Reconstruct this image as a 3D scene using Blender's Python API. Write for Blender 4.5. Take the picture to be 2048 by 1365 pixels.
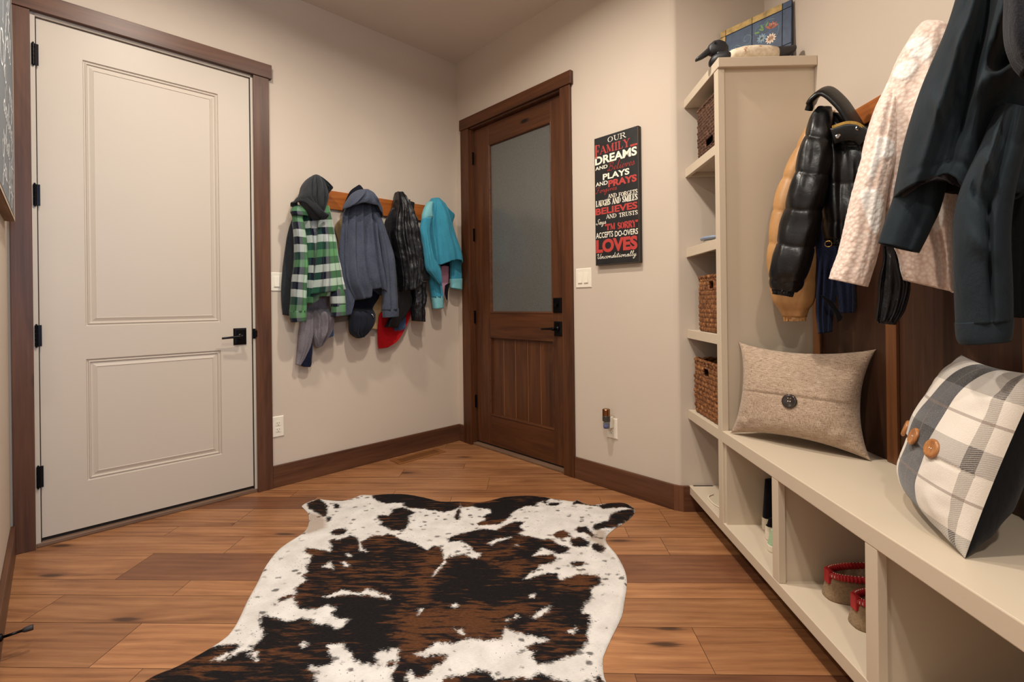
import bpy, bmesh, math, random
import numpy as np
from mathutils import Vector, Matrix, noise

S = bpy.context.scene
for o in list(bpy.data.objects):
    bpy.data.objects.remove(o)
R = math.radians
Q = math.sqrt(.5)

# ---------------------------------------------------------------- camera
EYE = 1.118
cd = bpy.data.cameras.new('camera')
cam = bpy.data.objects.new('camera', cd)
S.collection.objects.link(cam)
yaw, roll = -.0234111, -.0120935
fw = Vector((math.sin(yaw), math.cos(yaw), 0))
r0 = Vector((math.cos(yaw), -math.sin(yaw), 0))
u0 = Vector((0, 0, 1))
rt = r0*math.cos(roll) + u0*math.sin(roll)
up = u0*math.cos(roll) - r0*math.sin(roll)
cam.matrix_world = Matrix(((rt.x, up.x, -fw.x, 0), (rt.y, up.y, -fw.y, 0), (rt.z, up.z, -fw.z, EYE), (0, 0, 0, 1)))
cd.sensor_width = 36
cd.lens = 36*962.527/2048
cd.shift_y = -(682.5-607.283)/2048
cd.clip_start = .02
S.camera = cam

# ---------------------------------------------------------------- light
S.view_settings.view_transform = 'Standard'
S.view_settings.look = 'None'
S.view_settings.gamma = 1
S.view_settings.use_curve_mapping = False
S.view_settings.exposure = -0.10
w = bpy.data.worlds.new('world')
S.world = w
w.use_nodes = True
w.node_tree.nodes['Background'].inputs[0].default_value = (.8, .86, 1, 1)
w.node_tree.nodes['Background'].inputs[1].default_value = .12

def lamp(name, loc, power, size, color=(1, .86, .7), spread=150, rot=(0, 0, 0), shape='DISK', sy=None):
    l = bpy.data.lights.new(name, 'AREA')
    l.energy = power
    l.shape = shape
    l.size = size
    if sy: l.size_y = sy
    l.color = color
    l.spread = R(spread)
    o = bpy.data.objects.new(name, l)
    S.collection.objects.link(o)
    o.location = loc
    o.rotation_euler = rot
    return o
CEIL = 3.092
LAMPS = [(-.12, 2.0), (-1.25, 1.75), (-.05, .55), (.25, -.7)]
for i, (x, y) in enumerate(LAMPS):
    lamp('ceiling_downlight', (x, y, CEIL-.012), (38, 29, 31, 31)[i], .12, (1, .92, .81), 165)
# daylight through the window behind the camera
lamp('window_daylight', (1.47, -.95, 1.75), 74, .9, (.48, .72, 1), 170, (0, R(90), 0), 'RECTANGLE', 1.0)

# ---------------------------------------------------------------- frames
class Frame:
    """x to the right, y away into the wall, z up, as seen by somebody facing the wall"""
    def __init__(s, ox, oy, rz):
        s.o = Vector((ox, oy, 0)); s.rz = R(rz)
        s.m = Matrix.Translation(s.o) @ Matrix.Rotation(s.rz, 4, 'Z')
    def w(s, x, y, z):
        return s.m @ Vector((x, y, z))
DA, DB, AF, XD, YE = 3.1696, 2.412, -.147, 1.30, 2.59
FA = Frame(-DA*Q, DA*Q, 45)
FB = Frame(DB*Q, DB*Q, -45)
FF = Frame(AF*Q, AF*Q, 135)
FD = Frame(XD, 0, -90)
FE = Frame(0, YE, 0)
FW = Frame(0, 0, 0)
OFF = {}

def tag(o, label=None, cat=None, group=None, kind=None):
    if label: o['label'] = label
    if cat: o['category'] = cat
    if group: o['group'] = group
    if kind: o['kind'] = kind
    return o
def thing(name, label, cat, fr, x, y, z, group=None):
    o = bpy.data.objects.new(name, None)
    S.collection.objects.link(o)
    o.empty_display_size = .05
    o.location = fr.w(x, y, z)
    o.rotation_euler = (0, 0, fr.rz)
    OFF[o] = (x, y, z)
    return tag(o, label, cat, group)

class MB:
    def __init__(s):
        s.v = []; s.f = []; s.uv = None; s.mi = []; s.cur = 0
    def add(s, vs, fs):
        b = len(s.v)
        s.v += [tuple(p) for p in vs]
        s.f += [tuple(i+b for i in f) for f in fs]
        s.mi += [s.cur]*len(fs)
        return s
    def box(s, x0, x1, y0, y1, z0, z1):
        vs = [(x, y, z) for x in (x0, x1) for y in (y0, y1) for z in (z0, z1)]
        return s.add(vs, [(0, 1, 3, 2), (4, 6, 7, 5), (0, 4, 5, 1), (2, 3, 7, 6), (0, 2, 6, 4), (1, 5, 7, 3)])
    def hexa(s, lo, hi):
        """two quads (4 points each) joined"""
        return s.add(list(lo)+list(hi), [(3, 2, 1, 0), (4, 5, 6, 7), (0, 1, 5, 4), (1, 2, 6, 5), (2, 3, 7, 6), (3, 0, 4, 7)])
    def rings(s, rings, closed=True, cap0=True, cap1=True):
        n = len(rings[0]); vs = [p for r in rings for p in r]; fs = []
        for i in range(len(rings)-1):
            for j in range(n if closed else n-1):
                k = (j+1) % n
                fs.append((i*n+j, i*n+k, (i+1)*n+k, (i+1)*n+j))
        if cap0: fs.append(tuple(range(n))[::-1])
        if cap1: fs.append(tuple((len(rings)-1)*n+j for j in range(n)))
        return s.add(vs, fs)
    def lathe(s, prof, c=(0, 0, 0), axis='z', n=32, cap0=True, cap1=True):
        rs = []
        for r, h in prof:
            ring = []
            for j in range(n):
                t = 2*math.pi*j/n; a, b = r*math.cos(t), r*math.sin(t)
                p = (a, b, h) if axis == 'z' else ((a, -h, b) if axis == 'y' else (h, a, b))
                ring.append((c[0]+p[0], c[1]+p[1], c[2]+p[2]))
            rs.append(ring)
        return s.rings(rs, True, cap0, cap1)
    def tube(s, path, r, n=10, flat=1.0):
        path = [Vector(p) for p in path]; rs = []
        rr = r if isinstance(r, (list, tuple)) else [r]*len(path)
        d0 = (path[1]-path[0]).normalized()
        side = d0.cross(Vector((0, 0, 1)))
        if side.length < .1: side = d0.cross(Vector((0, 1, 0)))
        side.normalize()
        for i, p in enumerate(path):
            d = (path[min(i+1, len(path)-1)]-path[max(i-1, 0)]).normalized()
            side = (side - d*side.dot(d)).normalized(); u = side.cross(d)
            rs.append([p + (side*math.cos(2*math.pi*j/n) + u*math.sin(2*math.pi*j/n)*flat)*rr[i] for j in range(n)])
        return s.rings(rs)
    def prism(s, poly, y0, y1):
        """polygon in x,z pushed from y0 (front) to y1"""
        n = len(poly)
        vs = [(x, y0, z) for x, z in poly]+[(x, y1, z) for x, z in poly]
        fs = [tuple(range(n)), tuple(range(2*n-1, n-1, -1))]
        fs += [(i, i+n, (i+1) % n+n, (i+1) % n) for i in range(n)]
        return s.add(vs, fs)
    def plate(s, poly, z0, z1):
        n = len(poly)
        vs = [(x, y, z1) for x, y in poly]+[(x, y, z0) for x, y in poly]
        fs = [tuple(range(n)), tuple(range(2*n-1, n-1, -1))]
        fs += [(i, i+n, (i+1) % n+n, (i+1) % n) for i in range(n)]
        return s.add(vs, fs)
    def build(s, name, mats, parent=None, fr=None, bevel=0, smooth=False, solid=0, sub=0, seg=2, fixn=True):
        me = bpy.data.meshes.new(name)
        off = OFF.get(parent, (0, 0, 0))
        me.from_pydata([(x-off[0], y-off[1], z-off[2]) for x, y, z in s.v], [], s.f)
        for m in (mats if isinstance(mats, (list, tuple)) else [mats]):
            me.materials.append(m)
        if s.cur or any(s.mi):
            me.polygons.foreach_set('material_index', s.mi)
        if fixn:
            bm = bmesh.new(); bm.from_mesh(me)
            bmesh.ops.recalc_face_normals(bm, faces=bm.faces)
            bm.to_mesh(me); bm.free()
        if s.uv is not None:
            l = me.uv_layers.new(name='UVMap')
            idx = np.empty(len(me.loops), dtype=np.int32); me.loops.foreach_get('vertex_index', idx)
            l.data.foreach_set('uv', np.array(s.uv, dtype=np.float32)[idx].ravel())
        o = bpy.data.objects.new(name, me)
        S.collection.objects.link(o)
        if parent is not None:
            o.parent = parent; OFF[o] = off
        elif fr is not None:
            o.matrix_world = fr.m
        if smooth:
            me.polygons.foreach_set('use_smooth', [True]*len(me.polygons))
        if solid:
            m = o.modifiers.new('solid', 'SOLIDIFY'); m.thickness = solid; m.offset = -1
        if bevel:
            m = o.modifiers.new('bevel', 'BEVEL'); m.width = bevel; m.segments = seg; m.limit_method = 'ANGLE'; m.angle_limit = R(40)
            if not smooth:
                m.harden_normals = False
        if sub:
            m = o.modifiers.new('sub', 'SUBSURF'); m.levels = sub; m.render_levels = sub
        me.update()
        return o

# ---------------------------------------------------------------- materials
def lin(c):
    c = [x/255 for x in c[:3]]
    return tuple(x/12.92 if x <= .04045 else ((x+.055)/1.055)**2.4 for x in c)+(1,)
class Mat:
    def __init__(s, name, rough=.6, spec=.5):
        s.m = bpy.data.materials.new(name); s.m.use_nodes = True
        s.nt = s.m.node_tree; s.b = s.nt.nodes['Principled BSDF']
        s.b.inputs['Roughness'].default_value = rough
        s.b.inputs['Specular IOR Level'].default_value = spec
        s.tc = None
    def n(s, t, **k):
        nd = s.nt.nodes.new(t)
        for a, v in k.items():
            if a.startswith('i_'):
                key = a[2:].replace('_', ' ')
                if isinstance(v, bpy.types.NodeSocket): s.nt.links.new(v, nd.inputs[key])
                else: nd.inputs[key].default_value = v
            else: setattr(nd, a, v)
        return nd
    def l(s, a, b): s.nt.links.new(a, b)
    def co(s, scale=(1, 1, 1), kind='Object', rot=(0, 0, 0)):
        if s.tc is None: s.tc = s.n('ShaderNodeTexCoord')
        mp = s.n('ShaderNodeMapping'); s.l(s.tc.outputs[kind], mp.inputs['Vector'])
        mp.inputs['Scale'].default_value = scale
        mp.inputs['Rotation'].default_value = rot
        return mp.outputs[0]
    def noise(s, scale, co, detail=3, rough=.5, dist=0):
        nd = s.n('ShaderNodeTexNoise'); s.l(co, nd.inputs['Vector'])
        nd.inputs['Scale'].default_value = scale; nd.inputs['Detail'].default_value = detail
        nd.inputs['Roughness'].default_value = rough; nd.inputs['Distortion'].default_value = dist
        return nd.outputs['Fac']
    def vor(s, scale, co, out='Distance', feat='F1'):
        nd = s.n('ShaderNodeTexVoronoi', feature=feat); s.l(co, nd.inputs['Vector'])
        nd.inputs['Scale'].default_value = scale
        return nd.outputs[out]
    def wave(s, scale, co, dist=2, dirn='X', detail=2):
        nd = s.n('ShaderNodeTexWave', bands_direction=dirn); s.l(co, nd.inputs['Vector'])
        nd.inputs['Scale'].default_value = scale; nd.inputs['Distortion'].default_value = dist; nd.inputs['Detail'].default_value = detail
        return nd.outputs['Fac']
    def ramp(s, fac, stops, interp='LINEAR'):
        nd = s.n('ShaderNodeValToRGB'); s.l(fac, nd.inputs[0]); r = nd.color_ramp; r.interpolation = interp
        while len(r.elements) < len(stops): r.elements.new(.5)
        for e, (p, c) in zip(r.elements, stops):
            e.position = p; e.color = c if len(c) == 4 and max(c) <= 1 else lin(c)
        return nd.outputs[0]
    def math(s, op, a, b=0.0, c=0.0, clamp=False):
        nd = s.n('ShaderNodeMath', operation=op); nd.use_clamp = clamp
        for i, v in enumerate((a, b, c)):
            if isinstance(v, bpy.types.NodeSocket): s.l(v, nd.inputs[i])
            else: nd.inputs[i].default_value = v
        return nd.outputs[0]
    def mix(s, fac, a, b, mode='MIX'):
        nd = s.n('ShaderNodeMix', data_type='RGBA', blend_type=mode)
        for i, v in ((0, fac), (6, a), (7, b)):
            if isinstance(v, bpy.types.NodeSocket): s.l(v, nd.inputs[i])
            else: nd.inputs[i].default_value = v if i == 0 else (v if len(v) == 4 and max(v) <= 1 else lin(v))
        return nd.outputs[2]
    def step(s, v, a, b):
        nd = s.n('ShaderNodeMapRange', interpolation_type='SMOOTHSTEP'); s.l(v, nd.inputs[0])
        nd.inputs[1].default_value = a; nd.inputs[2].default_value = b
        return nd.outputs[0]
    def color(s, c):
        if isinstance(c, bpy.types.NodeSocket): s.l(c, s.b.inputs['Base Color'])
        else: s.b.inputs['Base Color'].default_value = lin(c)
        return s
    def bump(s, h, strength=.3, dist=.002):
        nd = s.n('ShaderNodeBump'); nd.inputs['Strength'].default_value = strength; nd.inputs['Distance'].default_value = dist
        s.l(h, nd.inputs['Height']); s.l(nd.outputs[0], s.b.inputs['Normal'])
        return s

def paint(name, c, rough=.6, bumpy=.12, scale=60, var=.04):
    m = Mat(name, rough, .3)
    co = m.co()
    f = m.noise(1.3, co, 2)
    c2 = tuple(max(0, x*(1-var*2.2)) for x in c)
    m.color(m.mix(f, c2, c))
    if bumpy: m.bump(m.noise(scale, co, 3), bumpy, .003)
    return m.m
def plain(name, c, rough=.5, metal=0, spec=.5, bumpy=0, scale=200):
    m = Mat(name, rough, spec); m.color(c); m.b.inputs['Metallic'].default_value = metal
    if bumpy: m.bump(m.noise(scale, m.co(), 2), bumpy, .001)
    return m.m
def wood(name, dark, mid, light, axis='z', rough=.42, knots=True, scale=1.0):
    m = Mat(name, rough, .4)
    st = {'x': (1.2, 14, 14), 'y': (14, 1.2, 14), 'z': (14, 14, 1.2)}[axis]
    st2 = {'x': (2.5, 90, 90), 'y': (90, 2.5, 90), 'z': (90, 90, 2.5)}[axis]
    kk = {'x': (1, 3, 3), 'y': (3, 1, 3), 'z': (3, 3, 1)}[axis]
    co = m.co(tuple(x*scale for x in st)); fine = m.noise(1, m.co(tuple(x*scale for x in st2)), 2)
    big = m.noise(1, co, 4, .6, .9)
    f = m.math('ADD', m.math('MULTIPLY', big, .75), m.math('MULTIPLY', fine, .3))
    c = m.ramp(f, [(.28, dark), (.5, mid), (.78, light)])
    if knots:
        v = m.vor(1.1*scale, m.co(kk))
        k = m.step(v, .07, .02)
        c = m.mix(k, c, tuple(x*.25 for x in dark))
    m.color(c)
    m.bump(fine, .12, .001)
    return m.m
def fabric(name, c, c2=None, rough=.9, weave=900, var=.25, bumpy=.3, heather=260, sheen=.25, coords='Object', wr=.5):
    m = Mat(name, rough, .2)
    co = m.co(kind=coords)
    c2 = c2 or tuple(x*(1-var) for x in c)
    h = m.noise(heather, co, 2)
    big = m.noise(9, co, 3)
    f = m.math('ADD', m.math('MULTIPLY', h, .7), m.math('MULTIPLY', big, .3))
    m.color(m.ramp(f, [(.35, c2), (.65, c)]))
    m.b.inputs['Sheen Weight'].default_value = sheen*.35
    m.b.inputs['Specular IOR Level'].default_value = .08
    m.b.inputs['Sheen Roughness'].default_value = .5
    m.bump(m.noise(weave, co, 1), bumpy, .0012)
    if wr:
        b1 = m.b.inputs['Normal'].links[0].from_node
        b2 = m.n('ShaderNodeBump'); b2.inputs['Strength'].default_value = wr; b2.inputs['Distance'].default_value = .012
        m.l(m.noise(13, m.co((1, 1, .55), coords), 4, .55, .9), b2.inputs['Height']); m.l(b2.outputs[0], b1.inputs['Normal'])
    return m.m
def slick(name, c, rough=.38, spec=.5, wr=.35, scale=45):
    m = Mat(name, rough, spec)
    co = m.co()
    m.color(m.mix(m.noise(20, co, 3), tuple(x*.8 for x in c), c))
    n1 = m.noise(scale, co, 4, .6, .6)
    m.bump(n1, wr, .006)
    return m.m

M = {}
M['wall'] = paint('wall_paint', (204, 189, 173), .75, .10, 55)
M['ceil'] = paint('ceiling_paint', (214, 201, 189), .85, .12, 50)
M['coolwall'] = M['wall']
M['doorp'] = paint('door_paint', (196, 184, 170), .42, .05, 300, .02)
M['cab'] = paint('cabinet_paint', (204, 188, 166), .40, .05, 250, .02)
DK, MD, LT = (52, 30, 20), (82, 50, 33), (106, 68, 46)
M['trim_v'] = wood('alder_upright', DK, MD, LT, 'z')
M['trim_h'] = wood('alder_lengthwise', DK, MD, LT, 'x')
DK2, MD2, LT2 = (44, 23, 12), (74, 41, 21), (98, 57, 31)
M['dw_v'] = wood('knotty_alder_upright', DK2, MD2, LT2, 'z')
M['dw_h'] = wood('knotty_alder_lengthwise', DK2, MD2, LT2, 'x')
M['rail'] = wood('rail_wood', (122, 62, 22), (158, 88, 36), (184, 112, 54), 'x', .35, False)
M['panel'] = wood('panel_walnut', (34, 20, 13), (58, 35, 23), (80, 50, 33), 'z', .45)
M['batten'] = wood('batten_wood', (72, 42, 22), (102, 62, 34), (124, 80, 48), 'z', .4, False)
M['black_metal'] = plain('oil_rubbed_metal', (26, 24, 26), .32, .85)
M['white_plastic'] = plain('ivory_plastic', (226, 218, 202), .35)
M['slot'] = plain('dark_slot', (40, 34, 30), .6)
M['gap'] = plain('gap_shade', (26, 20, 16), .8)  # near-black colour painted in for the shade in the door gaps
M['chrome'] = plain('chrome', (200, 200, 200), .15, 1)
M['brass'] = plain('brass', (190, 150, 80), .25, 1)

# ---------------------------------------------------------------- room shell
def struct(name, mb, m, fr, **k):
    o = mb.build(name, m, None, fr, **k); o['kind'] = 'structure'
    return o
T = .14
UA0, UA1 = AF, DB                      # back left wall spans these
mb = MB()
mb.box(UA0-T, -.068, 0, T, 0, CEIL).box(.885, UA1+T, 0, T, 0, CEIL).box(-.068, .885, 0, T, 2.512, CEIL)
struct('wall_back_left', mb, M['wall'], FA)
B0, B1 = -DA-T, -1.274                 # wall with the dark door, x runs against b
mb = MB()
mb.box(B0, -2.992, 0, T, 0, CEIL).box(-2.035, B1, 0, T, 0, CEIL).box(-2.992, -2.035, 0, T, 2.512, CEIL)
struct('wall_back_right', mb, M['wall'], FB)
# alcove wall and the eased outside corner beside it
mb = MB(); mb.box(.836, XD+T, 0, T, 0, CEIL)
struct('wall_alcove', mb, M['wall'], FE)
p = FB.w(B1, 0, 0); q = FB.w(B1, T, 0)
mb = MB()
arc = []
P0, P2 = Vector((p.x, p.y)), Vector((.836, YE)); P1 = Vector((.8215, YE))
for i in range(9):
    t = i/8; v = P0*(1-t)**2 + P1*2*t*(1-t) + P2*t*t; arc.append((v.x, v.y))
arc += [(.836, YE+T), (q.x, q.y)]
mb.plate(arc, 0, CEIL)
struct('trim_corner_bead', mb, M['wall'], FW, smooth=False)
mb = MB()
mb.box(-YE-T, .45, 0, T, 0, CEIL).box(1.45, 2.2, 0, T, 0, CEIL).box(.45, 1.45, 0, T, 0, 1.15).box(.45, 1.45, 0, T, 2.35, CEIL)
struct('wall_right', mb, M['wall'], FD)
mb = MB(); mb.box(1.75, DA+T, 0, T, 0, CEIL)
struct('wall_left', mb, M['wall'], FF)
e = FF.w(1.75, 0, 0)
mb = MB(); mb.box(e.x-T-.06, e.x-.06, -1.8, e.y+.06, 0, CEIL); struct('wall_hall', mb, M['wall'], FW)
mb = MB(); mb.box(e.x-T-.06, XD+T, -1.8-T, -1.8, 0, CEIL); struct('wall_front', mb, M['wall'], FW)
mb = MB(); mb.box(-3.2, 1.6, -2.1, 4.4, CEIL, CEIL+.1); struct('ceiling', mb, M['ceil'], FW)
# window behind the camera that lets the cool daylight in
mb = MB()
for a in ((.43, .47, 1.13, 2.37), (1.43, 1.47, 1.13, 2.37), (.43, 1.47, 1.13, 1.17), (.43, 1.47, 2.33, 2.37), (.94, .96, 1.17, 2.33)):
    mb.box(a[0], a[1], -.01, .06, a[2], a[3])
struct('window_1', mb, M['trim_v'], FD, bevel=.003)

# ---------------------------------------------------------------- floor: every board its own quad, mixed widths
fm = Mat('hickory_boards', .36, .45)
at = fm.n('ShaderNodeAttribute', attribute_name='board')
sep = fm.n('ShaderNodeSeparateColor'); fm.l(at.outputs['Color'], sep.inputs[0])
tone, sx, sy = sep.outputs
co0 = fm.n('ShaderNodeTexCoord').outputs['Object']
cmb = fm.n('ShaderNodeCombineXYZ'); fm.l(fm.math('MULTIPLY', sx, 37.0), cmb.inputs[0]); fm.l(fm.math('MULTIPLY', sy, 23.0), cmb.inputs[1])
va = fm.n('ShaderNodeVectorMath', operation='ADD'); fm.l(co0, va.inputs[0]); fm.l(cmb.outputs[0], va.inputs[1])
def plainmap(sc):
    mp = fm.n('ShaderNodeMapping'); fm.l(va.outputs[0], mp.inputs[0]); mp.inputs['Scale'].default_value = sc
    return mp.outputs[0]
# knots push the grain aside, and the whole figure wanders
kv = fm.n('ShaderNodeTexVoronoi', voronoi_dimensions='2D'); fm.l(plainmap((.85, 3.4, 1)), kv.inputs['Vector']); kv.inputs['Scale'].default_value = 1
kd = kv.outputs['Distance']
bend = fm.math('MULTIPLY', fm.math('SUBTRACT', fm.noise(1, plainmap((1.7, 5.5, 1)), 2, .5), .5), .034)
bend = fm.math('ADD', bend, fm.math('MULTIPLY', fm.step(kd, .45, .0), .022))
cw_ = fm.n('ShaderNodeCombineXYZ'); fm.l(bend, cw_.inputs[1])
vb = fm.n('ShaderNodeVectorMath', operation='ADD'); fm.l(va.outputs[0], vb.inputs[0]); fm.l(cw_.outputs[0], vb.inputs[1])
def fmap(sc):
    mp = fm.n('ShaderNodeMapping'); fm.l(vb.outputs[0], mp.inputs[0]); mp.inputs['Scale'].default_value = sc
    return mp.outputs[0]
grain = fm.noise(1, fmap((1.5, 26, 1)), 6, .62, .5)
fine = fm.noise(1, fmap((7, 190, 1)), 3, .6)
pores = fm.noise(1, fmap((16, 420, 1)), 2, .5)
blotch = fm.noise(1, plainmap((2.2, 7, 1)), 3, .55, .6)
rings = fm.wave(9, fmap((.25, 1.0, 1)), 2.5, 'Y', 3)
knot = fm.step(fm.math('ADD', kd, fm.math('MULTIPLY', fm.math('SUBTRACT', fine, .5), .09)), .062, .018)
halo = fm.step(fm.math('ADD', kd, fm.math('MULTIPLY', fm.math('SUBTRACT', grain, .5), .45)), .19, .0)
dark_streak = fm.math('MULTIPLY', fm.step(fm.noise(1, fmap((.9, 34, 1)), 3, .6, .4), .60, .72), fm.step(blotch, .48, .62))
g = fm.math('ADD', fm.math('MULTIPLY', grain, .42), fm.math('MULTIPLY', fine, .18))
g = fm.math('ADD', g, fm.math('MULTIPLY', blotch, .30))
g = fm.math('ADD', g, fm.math('MULTIPLY', rings, .05))
g = fm.math('ADD', g, .02)
base = fm.ramp(g, [(.32, (94, 59, 37)), (.44, (134, 89, 57)), (.56, (157, 109, 71)), (.70, (178, 131, 90))])
red = fm.ramp(g, [(.32, (80, 48, 32)), (.5, (110, 70, 47)), (.68, (136, 92, 63))])
cc = fm.mix(fm.step(tone, .55, 1.0), base, red)
bri = fm.n('ShaderNodeHueSaturation'); fm.l(cc, bri.inputs['Color'])
fm.l(fm.math('ADD', fm.math('MULTIPLY', sx, .22), .88), bri.inputs['Value'])
cc = fm.mix(fm.math('MULTIPLY', halo, .38), bri.outputs[0], (98, 56, 30))
cc = fm.mix(fm.math('MULTIPLY', knot, .85), cc, (46, 25, 15))
cc = fm.mix(fm.math('MULTIPLY', dark_streak, .45), cc, (92, 54, 32))
cc = fm.mix(fm.math('MULTIPLY', fm.step(pores, .62, .75), .25), cc, (80, 46, 26))
fm.color(cc)
fm.l(fm.math('ADD', fm.math('MULTIPLY', fine, .12), .30), fm.b.inputs['Roughness'])
fm.bump(fm.math('ADD', fine, fm.math('MULTIPLY', pores, .3)), .10, .0015)
seam = plain('board_seam', (62, 34, 18), .8)
rng = random.Random(5)
JOINTS = {0: [-1.785, .474], 1: [.62, -.42, 1.9], 2: [-1.706, .95], 3: [-.3, 1.35], 4: [-1.815, .1, 2.1], 5: [-1.375, .553],
          -1: [-.6, .7], -2: [-.445, .405, -1.235], -3: [-.8, .9], -4: [-.25, -1.7], -5: [-.84, .9], -6: [-.44], 6: [.312, -1.2], 7: [-.7, .9], 8: [-.2, 1.4]}
mb = MB(); cols = []
yy = 2.405
wd = [.104, .161, .2095]
edges = {0: yy}
for k in range(0, 26): edges[k+1] = edges[k] - wd[k % 3]
for k in range(0, -12, -1): edges[k-1] = edges[k] + wd[(k-1) % 3]
for k in range(-12, 26):
    y1, y0 = edges[k], edges[k+1]
    js = JOINTS.get(k)
    if js is None:
        x = -4 + rng.random(); js = []
        while x < 3: js.append(x); x += .7+rng.random()*1.1
    js = sorted(js)
    lo = js[0]-.5-rng.random(); hi = js[-1]+.9+rng.random()
    xs = [-5.0]+([lo] if lo > -4.5 else [])+js+([hi] if hi < 3.2 else [])+[3.6]
    for a, b in zip(xs, xs[1:]):
        gp = .0009
        mb.add([(a+gp, y0+gp, 0), (b-gp, y0+gp, 0), (b-gp, y1-gp, 0), (a+gp, y1-gp, 0)], [(0, 1, 2, 3)])
        t = rng.random()
        if k == 2 and a > -1.8 and b < 1.2: t = .95
        elif k == 2: t = .92 if a > .8 else .35
        elif k == 6 and a > .2: t = 1.0
        elif k == -2 and b < -1.2: t = 1.0
        elif k in (0,) and a < -1.7 and b < .6: t = .2
        elif k == 4 and b < -1.7: t = .62
        elif t > .7: t = .6
        cols.append((t, rng.random(), rng.random(), 1))
floor = mb.build('floor', [fm.m], None, FW)
floor.rotation_euler = (0, 0, -.0063)
floor['kind'] = 'structure'
ca = floor.data.color_attributes.new('board', 'FLOAT_COLOR', 'CORNER')
ca.data.foreach_set('color', np.repeat(np.array(cols, dtype=np.float32), 4, axis=0).ravel())
mb = MB(); mb.box(-5, 3.6, -2.2, 5, -.06, -.0015); struct('trim_subfloor', mb, seam, FW)

# ---------------------------------------------------------------- baseboards
def board(name, fr, x0, x1, h=.135, t=.017):
    mb = MB(); mb.box(x0, x1, -t, 0, 0, h)
    return struct(name, mb, M['trim_h'], fr, bevel=.003)
board('baseboard_back_left', FA, .969, DB)
board('baseboard_back_right', FB, -1.952, B1)
board('baseboard_corner', FB, -DA+.017, -3.09)
board('baseboard_left', FF, 1.75, DA-.02)
board('baseboard_alcove', FE, .838, 1.0)
p = FB.w(B1, -.017, 0); q = FB.w(B1, 0, 0)
mb = MB(); mb.plate([(p.x, p.y), (.838, YE-.017), (.838, YE), (q.x, q.y)], 0, .135)
struct('trim_baseboard_bead', mb, wood('alder_bead', (62, 36, 23), (94, 58, 38), (118, 78, 52), 'z'), FW)

# ---------------------------------------------------------------- doors
def ring_faces(mb, r, prof, y0):
    """nested rectangles r=(x0,x1,z0,z1): profile of (inset, depth), last one filled"""
    rr = []
    for ins, y in prof:
        x0, x1, z0, z1 = r[0]+ins, r[1]-ins, r[2]+ins, r[3]-ins
        rr.append([(x0, y0+y, z0), (x1, y0+y, z0), (x1, y0+y, z1), (x0, y0+y, z1)])
    mb.rings(rr, True, False, True)
def hinge(mb, x, z, y=-.006, h=.1):
    n = 5
    for i in range(n):
        a = z-h/2+i*h/n
        mb.lathe([(.0062, a+.0008), (.0062, a+h/n-.0008)], (x, y, 0), 'z', 12)
    mb.lathe([(.0035, z-h/2-.005), (.0035, z+h/2+.005)], (x, y, 0), 'z', 10)
    mb.box(x+.004, x+.018, y+.002, y+.006, z-h/2, z+h/2)
def lever(parent, x, z, y0, sgn=-1, plate=(.068, .098)):
    w_, h_ = plate
    mb = MB()
    prof = [(0, 0), (0, -.005), (.007, -.010), (.012, -.011)]
    rr = []
    for ins, y in prof:
        rr.append([(x-w_/2+ins, y0+y, z-h_/2+ins), (x+w_/2-ins, y0+y, z-h_/2+ins), (x+w_/2-ins, y0+y, z+h_/2-ins), (x-w_/2+ins, y0+y, z+h_/2-ins)])
    mb.rings(rr)
    h = mb.build('handle', M['black_metal'], parent)
    h['label'] = 'black square plated door lever'
    mb = MB()
    mb.lathe([(.017, y0-.010), (.015, y0-.020), (.010, y0-.024), (.010, y0-.052)], (x, 0, z), 'y2', 20) if False else None
    rs = []
    for r, y in [(.019, y0-.010), (.017, y0-.018), (.010, y0-.022), (.0095, y0-.050), (.012, y0-.052), (.012, y0-.062), (.009, y0-.064)]:
        rs.append([(x+r*math.cos(2*math.pi*j/20), y, z+r*math.sin(2*math.pi*j/20)) for j in range(20)])
    mb.rings(rs)
    path = [(x, y0-.056, z), (x+sgn*.02, y0-.057, z+.001), (x+sgn*.06, y0-.056, z-.001), (x+sgn*.105, y0-.053, z-.004)]
    mb.tube(path, [.0085, .008, .0065, .006], 12)
    mb.build('lever', M['black_metal'], h, smooth=True, bevel=.001)

# pale two-panel door
d1 = thing('door_1', 'pale beige two-panel door in a dark wood frame, left of the hanging coats', 'door', FA, .41, 0, 0)
d1['kind'] = 'structure'
mb = MB()
X0, X1, Z0, Z1, YF = -.046, .866, .038, 2.493, .012
PN = [(.117, .702, 1.031, 2.351), (.117, .702, .265, .867)]
mb.box(X0, X1, YF+.014, YF+.042, Z0, Z1)
mb.box(X0, PN[0][0], YF, YF+.014, Z0, Z1).box(PN[0][1], X1, YF, YF+.014, Z0, Z1)
for za, zb in ((Z0, .265), (.867, 1.031), (2.351, Z1)):
    mb.box(PN[0][0], PN[0][1], YF, YF+.014, za, zb)
mb.build('slab', M['doorp'], d1)
for r in PN:
    mb = MB()
    ring_faces(mb, r, [(0, 0), (.003, .007), (.007, .008), (.010, .004), (.014, .003), (.018, .0095), (.024, .0095), (.040, .004), (.042, .0065), (.046, .0065)], YF)
    mb.build('door_panel', M['doorp'], d1)
mb = MB(); mb.box(-.067, -.0495, -.001, .10, 0, 2.511).box(.8705, .884, -.001, .10, 0, 2.511).box(-.067, .884, -.001, .10, 2.4965, 2.511)
mb.build('jamb', M['doorp'], d1, bevel=.001)
mb = MB(); mb.box(-.0495, -.046, .008, .05, .02, 2.496).box(.866, .8705, .008, .05, .02, 2.496).box(-.05, .87, .012, .05, 2.493, 2.4965).box(-.05, .87, .02, .05, .02, .038)
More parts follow.
